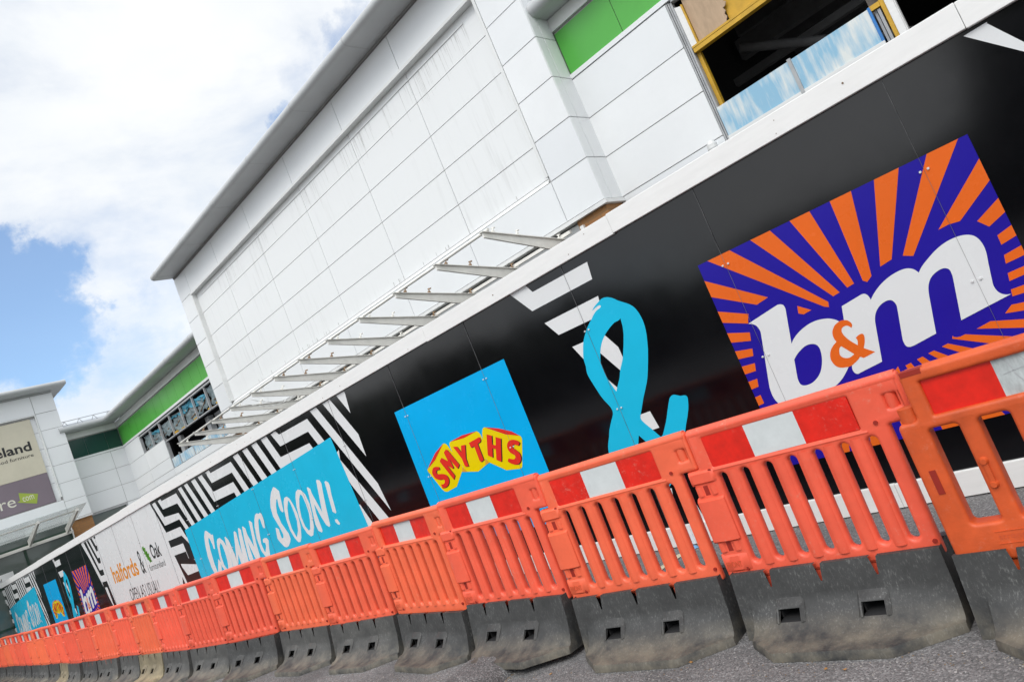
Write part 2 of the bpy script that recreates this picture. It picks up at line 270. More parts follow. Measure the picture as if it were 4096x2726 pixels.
def asphalt(name, lo, hi):
    m, nt, p = new_mat(name); L = nt.links; p.inputs['Roughness'].default_value = 0.85
    t = nd(nt, 'ShaderNodeTexCoord')
    v = nd(nt, 'ShaderNodeTexVoronoi'); v.inputs['Scale'].default_value = 150; L.new(t.outputs['Object'], v.inputs['Vector'])
    sp = nd(nt, 'ShaderNodeSeparateColor'); L.new(v.outputs['Color'], sp.inputs[0])
    r = nd(nt, 'ShaderNodeValToRGB'); e = r.color_ramp.elements
    e[0].position = 0.0; e[0].color = (lo*0.62, lo*0.61, lo*0.61, 1); e[1].position = 0.5; e[1].color = (lo, lo*0.98, lo*0.98, 1)
    k = e.new(0.86); k.color = (hi, hi*0.97, hi*0.97, 1); k = e.new(0.985); k.color = (hi*1.25, hi*1.23, hi*1.22, 1); k = e.new(1.0); k.color = (0.42, 0.41, 0.40, 1)
    L.new(sp.outputs[0], r.inputs[0])
    n = nd(nt, 'ShaderNodeTexNoise'); n.inputs['Scale'].default_value = 1.6; n.inputs['Detail'].default_value = 8; n.inputs['Roughness'].default_value = 0.6; L.new(t.outputs['Object'], n.inputs['Vector'])
    mr = nd(nt, 'ShaderNodeMapRange'); mr.inputs['From Min'].default_value = 0.3; mr.inputs['From Max'].default_value = 0.7; mr.inputs['To Min'].default_value = 0.66; mr.inputs['To Max'].default_value = 1.24; L.new(n.outputs['Fac'], mr.inputs['Value'])
    hs = nd(nt, 'ShaderNodeHueSaturation'); L.new(r.outputs[0], hs.inputs['Color']); L.new(mr.outputs[0], hs.inputs['Value']); L.new(hs.outputs[0], p.inputs['Base Color'])
    b = nd(nt, 'ShaderNodeBump'); b.inputs['Strength'].default_value = 0.7; b.inputs['Distance'].default_value = 0.004
    L.new(v.outputs['Distance'], b.inputs['Height']); b.invert = True; L.new(b.outputs[0], p.inputs['Normal'])
    return m
M['asphalt'] = asphalt('asphalt', 0.145, 0.21)
M['asphalt_new'] = asphalt('rough asphalt patch', 0.10, 0.19)

# ------------------------------------------------------------------ mesh helpers
KW = 1.0323
def wing(v): return (v[0]*KW, v[1]*KW, 1.365+(v[2]-1.365)*KW)
class MB:
    def __init__(s): s.bm = bmesh.new(); s.mats = []
    def mi(s, m):
        if m is None: return 0
        if m not in s.mats: s.mats.append(m)
        return s.mats.index(m)
    def box(s, a, b, m=None):
        x0, y0, z0 = [min(p, q) for p, q in zip(a, b)]; x1, y1, z1 = [max(p, q) for p, q in zip(a, b)]
        v = [s.bm.verts.new(c) for c in ((x0,y0,z0),(x1,y0,z0),(x1,y1,z0),(x0,y1,z0),(x0,y0,z1),(x1,y0,z1),(x1,y1,z1),(x0,y1,z1))]
        i = s.mi(m)
        for f in ((0,3,2,1),(4,5,6,7),(0,1,5,4),(1,2,6,5),(2,3,7,6),(3,0,4,7)):
            s.bm.faces.new([v[k] for k in f]).material_index = i
        return s
    def hexa(s, pts, m=None):
        v = [s.bm.verts.new(c) for c in pts]; i = s.mi(m)
        for f in ((0,3,2,1),(4,5,6,7),(0,1,5,4),(1,2,6,5),(2,3,7,6),(3,0,4,7)):
            s.bm.faces.new([v[k] for k in f]).material_index = i
        return s
    def tube(s, a, b, r0, r1=None, n=10, m=None, cap=True):
        a = Vector(a); b = Vector(b); r1 = r0 if r1 is None else r1; d = (b-a).normalized()
        u = d.orthogonal().normalized(); w = d.cross(u); i = s.mi(m)
        A = [s.bm.verts.new(a+(u*math.cos(t)+w*math.sin(t))*r0) for t in [2*math.pi*k/n for k in range(n)]]
        B = [s.bm.verts.new(b+(u*math.cos(t)+w*math.sin(t))*r1) for t in [2*math.pi*k/n for k in range(n)]]
        for k in range(n):
            f = s.bm.faces.new((A[k], A[(k+1)%n], B[(k+1)%n], B[k])); f.material_index = i; f.smooth = True
        if cap:
            s.bm.faces.new(A[::-1]).material_index = i; s.bm.faces.new(B).material_index = i
        return s
    def prism(s, prof, axis, a, b, m=None, smooth=False):
        """profile of (u,v) pairs drawn out along an axis: 'x' -> (y,z), 'y' -> (x,z)"""
        i = s.mi(m)
        f3 = (lambda t, p: (t, p[0], p[1])) if axis == 'x' else (lambda t, p: (p[0], t, p[1]))
        A = [s.bm.verts.new(f3(a, p)) for p in prof]; B = [s.bm.verts.new(f3(b, p)) for p in prof]; n = len(prof)
        for k in range(n):
            f = s.bm.faces.new((A[k], A[(k+1)%n], B[(k+1)%n], B[k])); f.material_index = i; f.smooth = smooth
        s.bm.faces.new(A[::-1]).material_index = i; s.bm.faces.new(B).material_index = i
        return s
    def fill(s, loops, place, m=None):
        """flat shape with holes; place(u,v) -> point"""
        i = s.mi(m)
        pts = [p for l in loops for p in l]
        tri = tessellate_polygon([[Vector((p[0], p[1], 0)) for p in l] for l in loops])
        vs = [s.bm.verts.new(place(p[0], p[1])) for p in pts]
        for t in tri:
            if len(set(t)) < 3: continue
            try: f = s.bm.faces.new([vs[k] for k in t]); f.material_index = i
            except ValueError: pass
        return s
    def mesh(s, m, name, sharp=None, xf=None):
        if xf:
            for v in s.bm.verts: v.co = xf(v.co)
        bmesh.ops.recalc_face_normals(s.bm, faces=s.bm.faces[:])
        if sharp is not None:
            for f in s.bm.faces: f.smooth = True
            for e in s.bm.edges:
                if len(e.link_faces) == 2 and e.calc_face_angle(0) > R(sharp): e.smooth = False
        me = bpy.data.meshes.new(name); s.bm.to_mesh(me); s.bm.free()
        for mm in (s.mats if s.mats else [m]): me.materials.append(mm)
        return me
    def build(s, name, m=None, parent=None, sharp=None, xf=None, bevel=0):
        if not s.mats and m is not None: pass
        me = s.mesh(m, name, sharp, xf)
        return link(name, me, parent, bevel)
def link(name, me, parent=None, bevel=0):
    o = bpy.data.objects.new(name, me); C.objects.link(o)
    if parent is not None:
        o.parent = parent
        q = parent; off = Vector((0, 0, 0))
        while q is not None: off += q.location; q = q.parent
        o.location = -off
    if bevel:
        b = o.modifiers.new('bevel', 'BEVEL'); b.width = bevel; b.segments = 2; b.limit_method = 'ANGLE'
    return o
def thing(name, label, cat, loc=(0, 0, 0), group=None):
    o = bpy.data.objects.new(name, None); C.objects.link(o); o.location = loc; o.empty_display_size = 0.2
    o['label'] = label; o['category'] = cat
    if group: o['group'] = group
    return o
def tag(o, label, cat, group=None):
    o['label'] = label; o['category'] = cat
    if group: o['group'] = group
    return o
def each(name, m, parent, boxes, bevel=0, xf=None):
    for a, b in boxes: MB().box(a, b).build(name, m, parent, bevel=bevel, xf=xf)
def struct(o): o['kind'] = 'structure'; return o
def smooth_loop(pts, n=5):
    """closed outline; points flagged 1 are curve points, the rest are corners"""
    k = len(pts); out = []
    for i in range(k):
        a, b = pts[i], pts[(i+1) % k]
        out.append((a[0], a[1]))
        if not (a[2] or b[2]): continue
        p = pts[i-1]; q = pts[(i+2) % k]
        ta = ((b[0]-p[0])*0.5, (b[1]-p[1])*0.5) if a[2] else ((b[0]-a[0]), (b[1]-a[1]))
        tb = ((q[0]-a[0])*0.5, (q[1]-a[1])*0.5) if b[2] else ((b[0]-a[0]), (b[1]-a[1]))
        L = math.hypot(b[0]-a[0], b[1]-a[1])
        def lim(t):
            l = math.hypot(*t); f = 1.0 if l < 1e-9 else min(1.0, 1.25*L/l); return (t[0]*f, t[1]*f)
        ta, tb = lim(ta), lim(tb)
        for j in range(1, n):
            t = j/n; h0 = 2*t**3-3*t*t+1; h1 = t**3-2*t*t+t; h2 = -2*t**3+3*t*t; h3 = t**3-t*t
            out.append((h0*a[0]+h1*ta[0]+h2*b[0]+h3*tb[0], h0*a[1]+h1*ta[1]+h2*b[1]+h3*tb[1]))
    return out
def text_tris(body, bold=0.0, shear=0.0):
    cu = bpy.data.curves.new('lettering', 'FONT'); cu.body = body; cu.resolution_u = 3; cu.shear = shear; cu.offset = bold
    o = bpy.data.objects.new('lettering', cu); C.objects.link(o)
    dg = bpy.context.evaluated_depsgraph_get(); dg.update()
    me = bpy.data.meshes.new_from_object(o.evaluated_get(dg))
    vs = [(v.co.x, v.co.y) for v in me.vertices]; fs = [list(p.vertices) for p in me.polygons]
    bpy.data.objects.remove(o); bpy.data.curves.remove(cu); bpy.data.meshes.remove(me)
    return vs, fs
def text_into(mb, body, u0, u1, v0, v1, place, m=None, shear=0.0, bold=0.0):
    """lettering stretched to fill the box u0..u1, v0..v1 (v0/v1 = ink bounds)"""
    vs, fs = text_tris(body, bold, shear)
    a0 = min(v[0] for v in vs); a1 = max(v[0] for v in vs); b0 = min(v[1] for v in vs); b1 = max(v[1] for v in vs)
    i = mb.mi(m)
    bv = [mb.bm.verts.new(place(u0+(x-a0)/(a1-a0)*(u1-u0), v0+(y-b0)/(b1-b0)*(v1-v0))) for x, y in vs]
    for f in fs:
        try: mb.bm.faces.new([bv[k] for k in f]).material_index = i
        except ValueError: pass
def cells(mb, us, vs, place, gap=0.0115, skip=None, tones=None):
    """cladding panels set between joints; place(u0,u1,v0,v1) -> two box corners"""
    g = gap/2
    for i in range(len(us)-1):
        for j in range(len(vs)-1):
            if skip and skip((us[i]+us[i+1])/2, (vs[j]+vs[j+1])/2): continue
            a, b = place(us[i]+g, us[i+1]-g, vs[j]+g, vs[j+1]-g)
            mb.box(a, b, tones[(i*5+j*3+i*j) % len(tones)] if tones else None)
def col(name, m): return M[m]
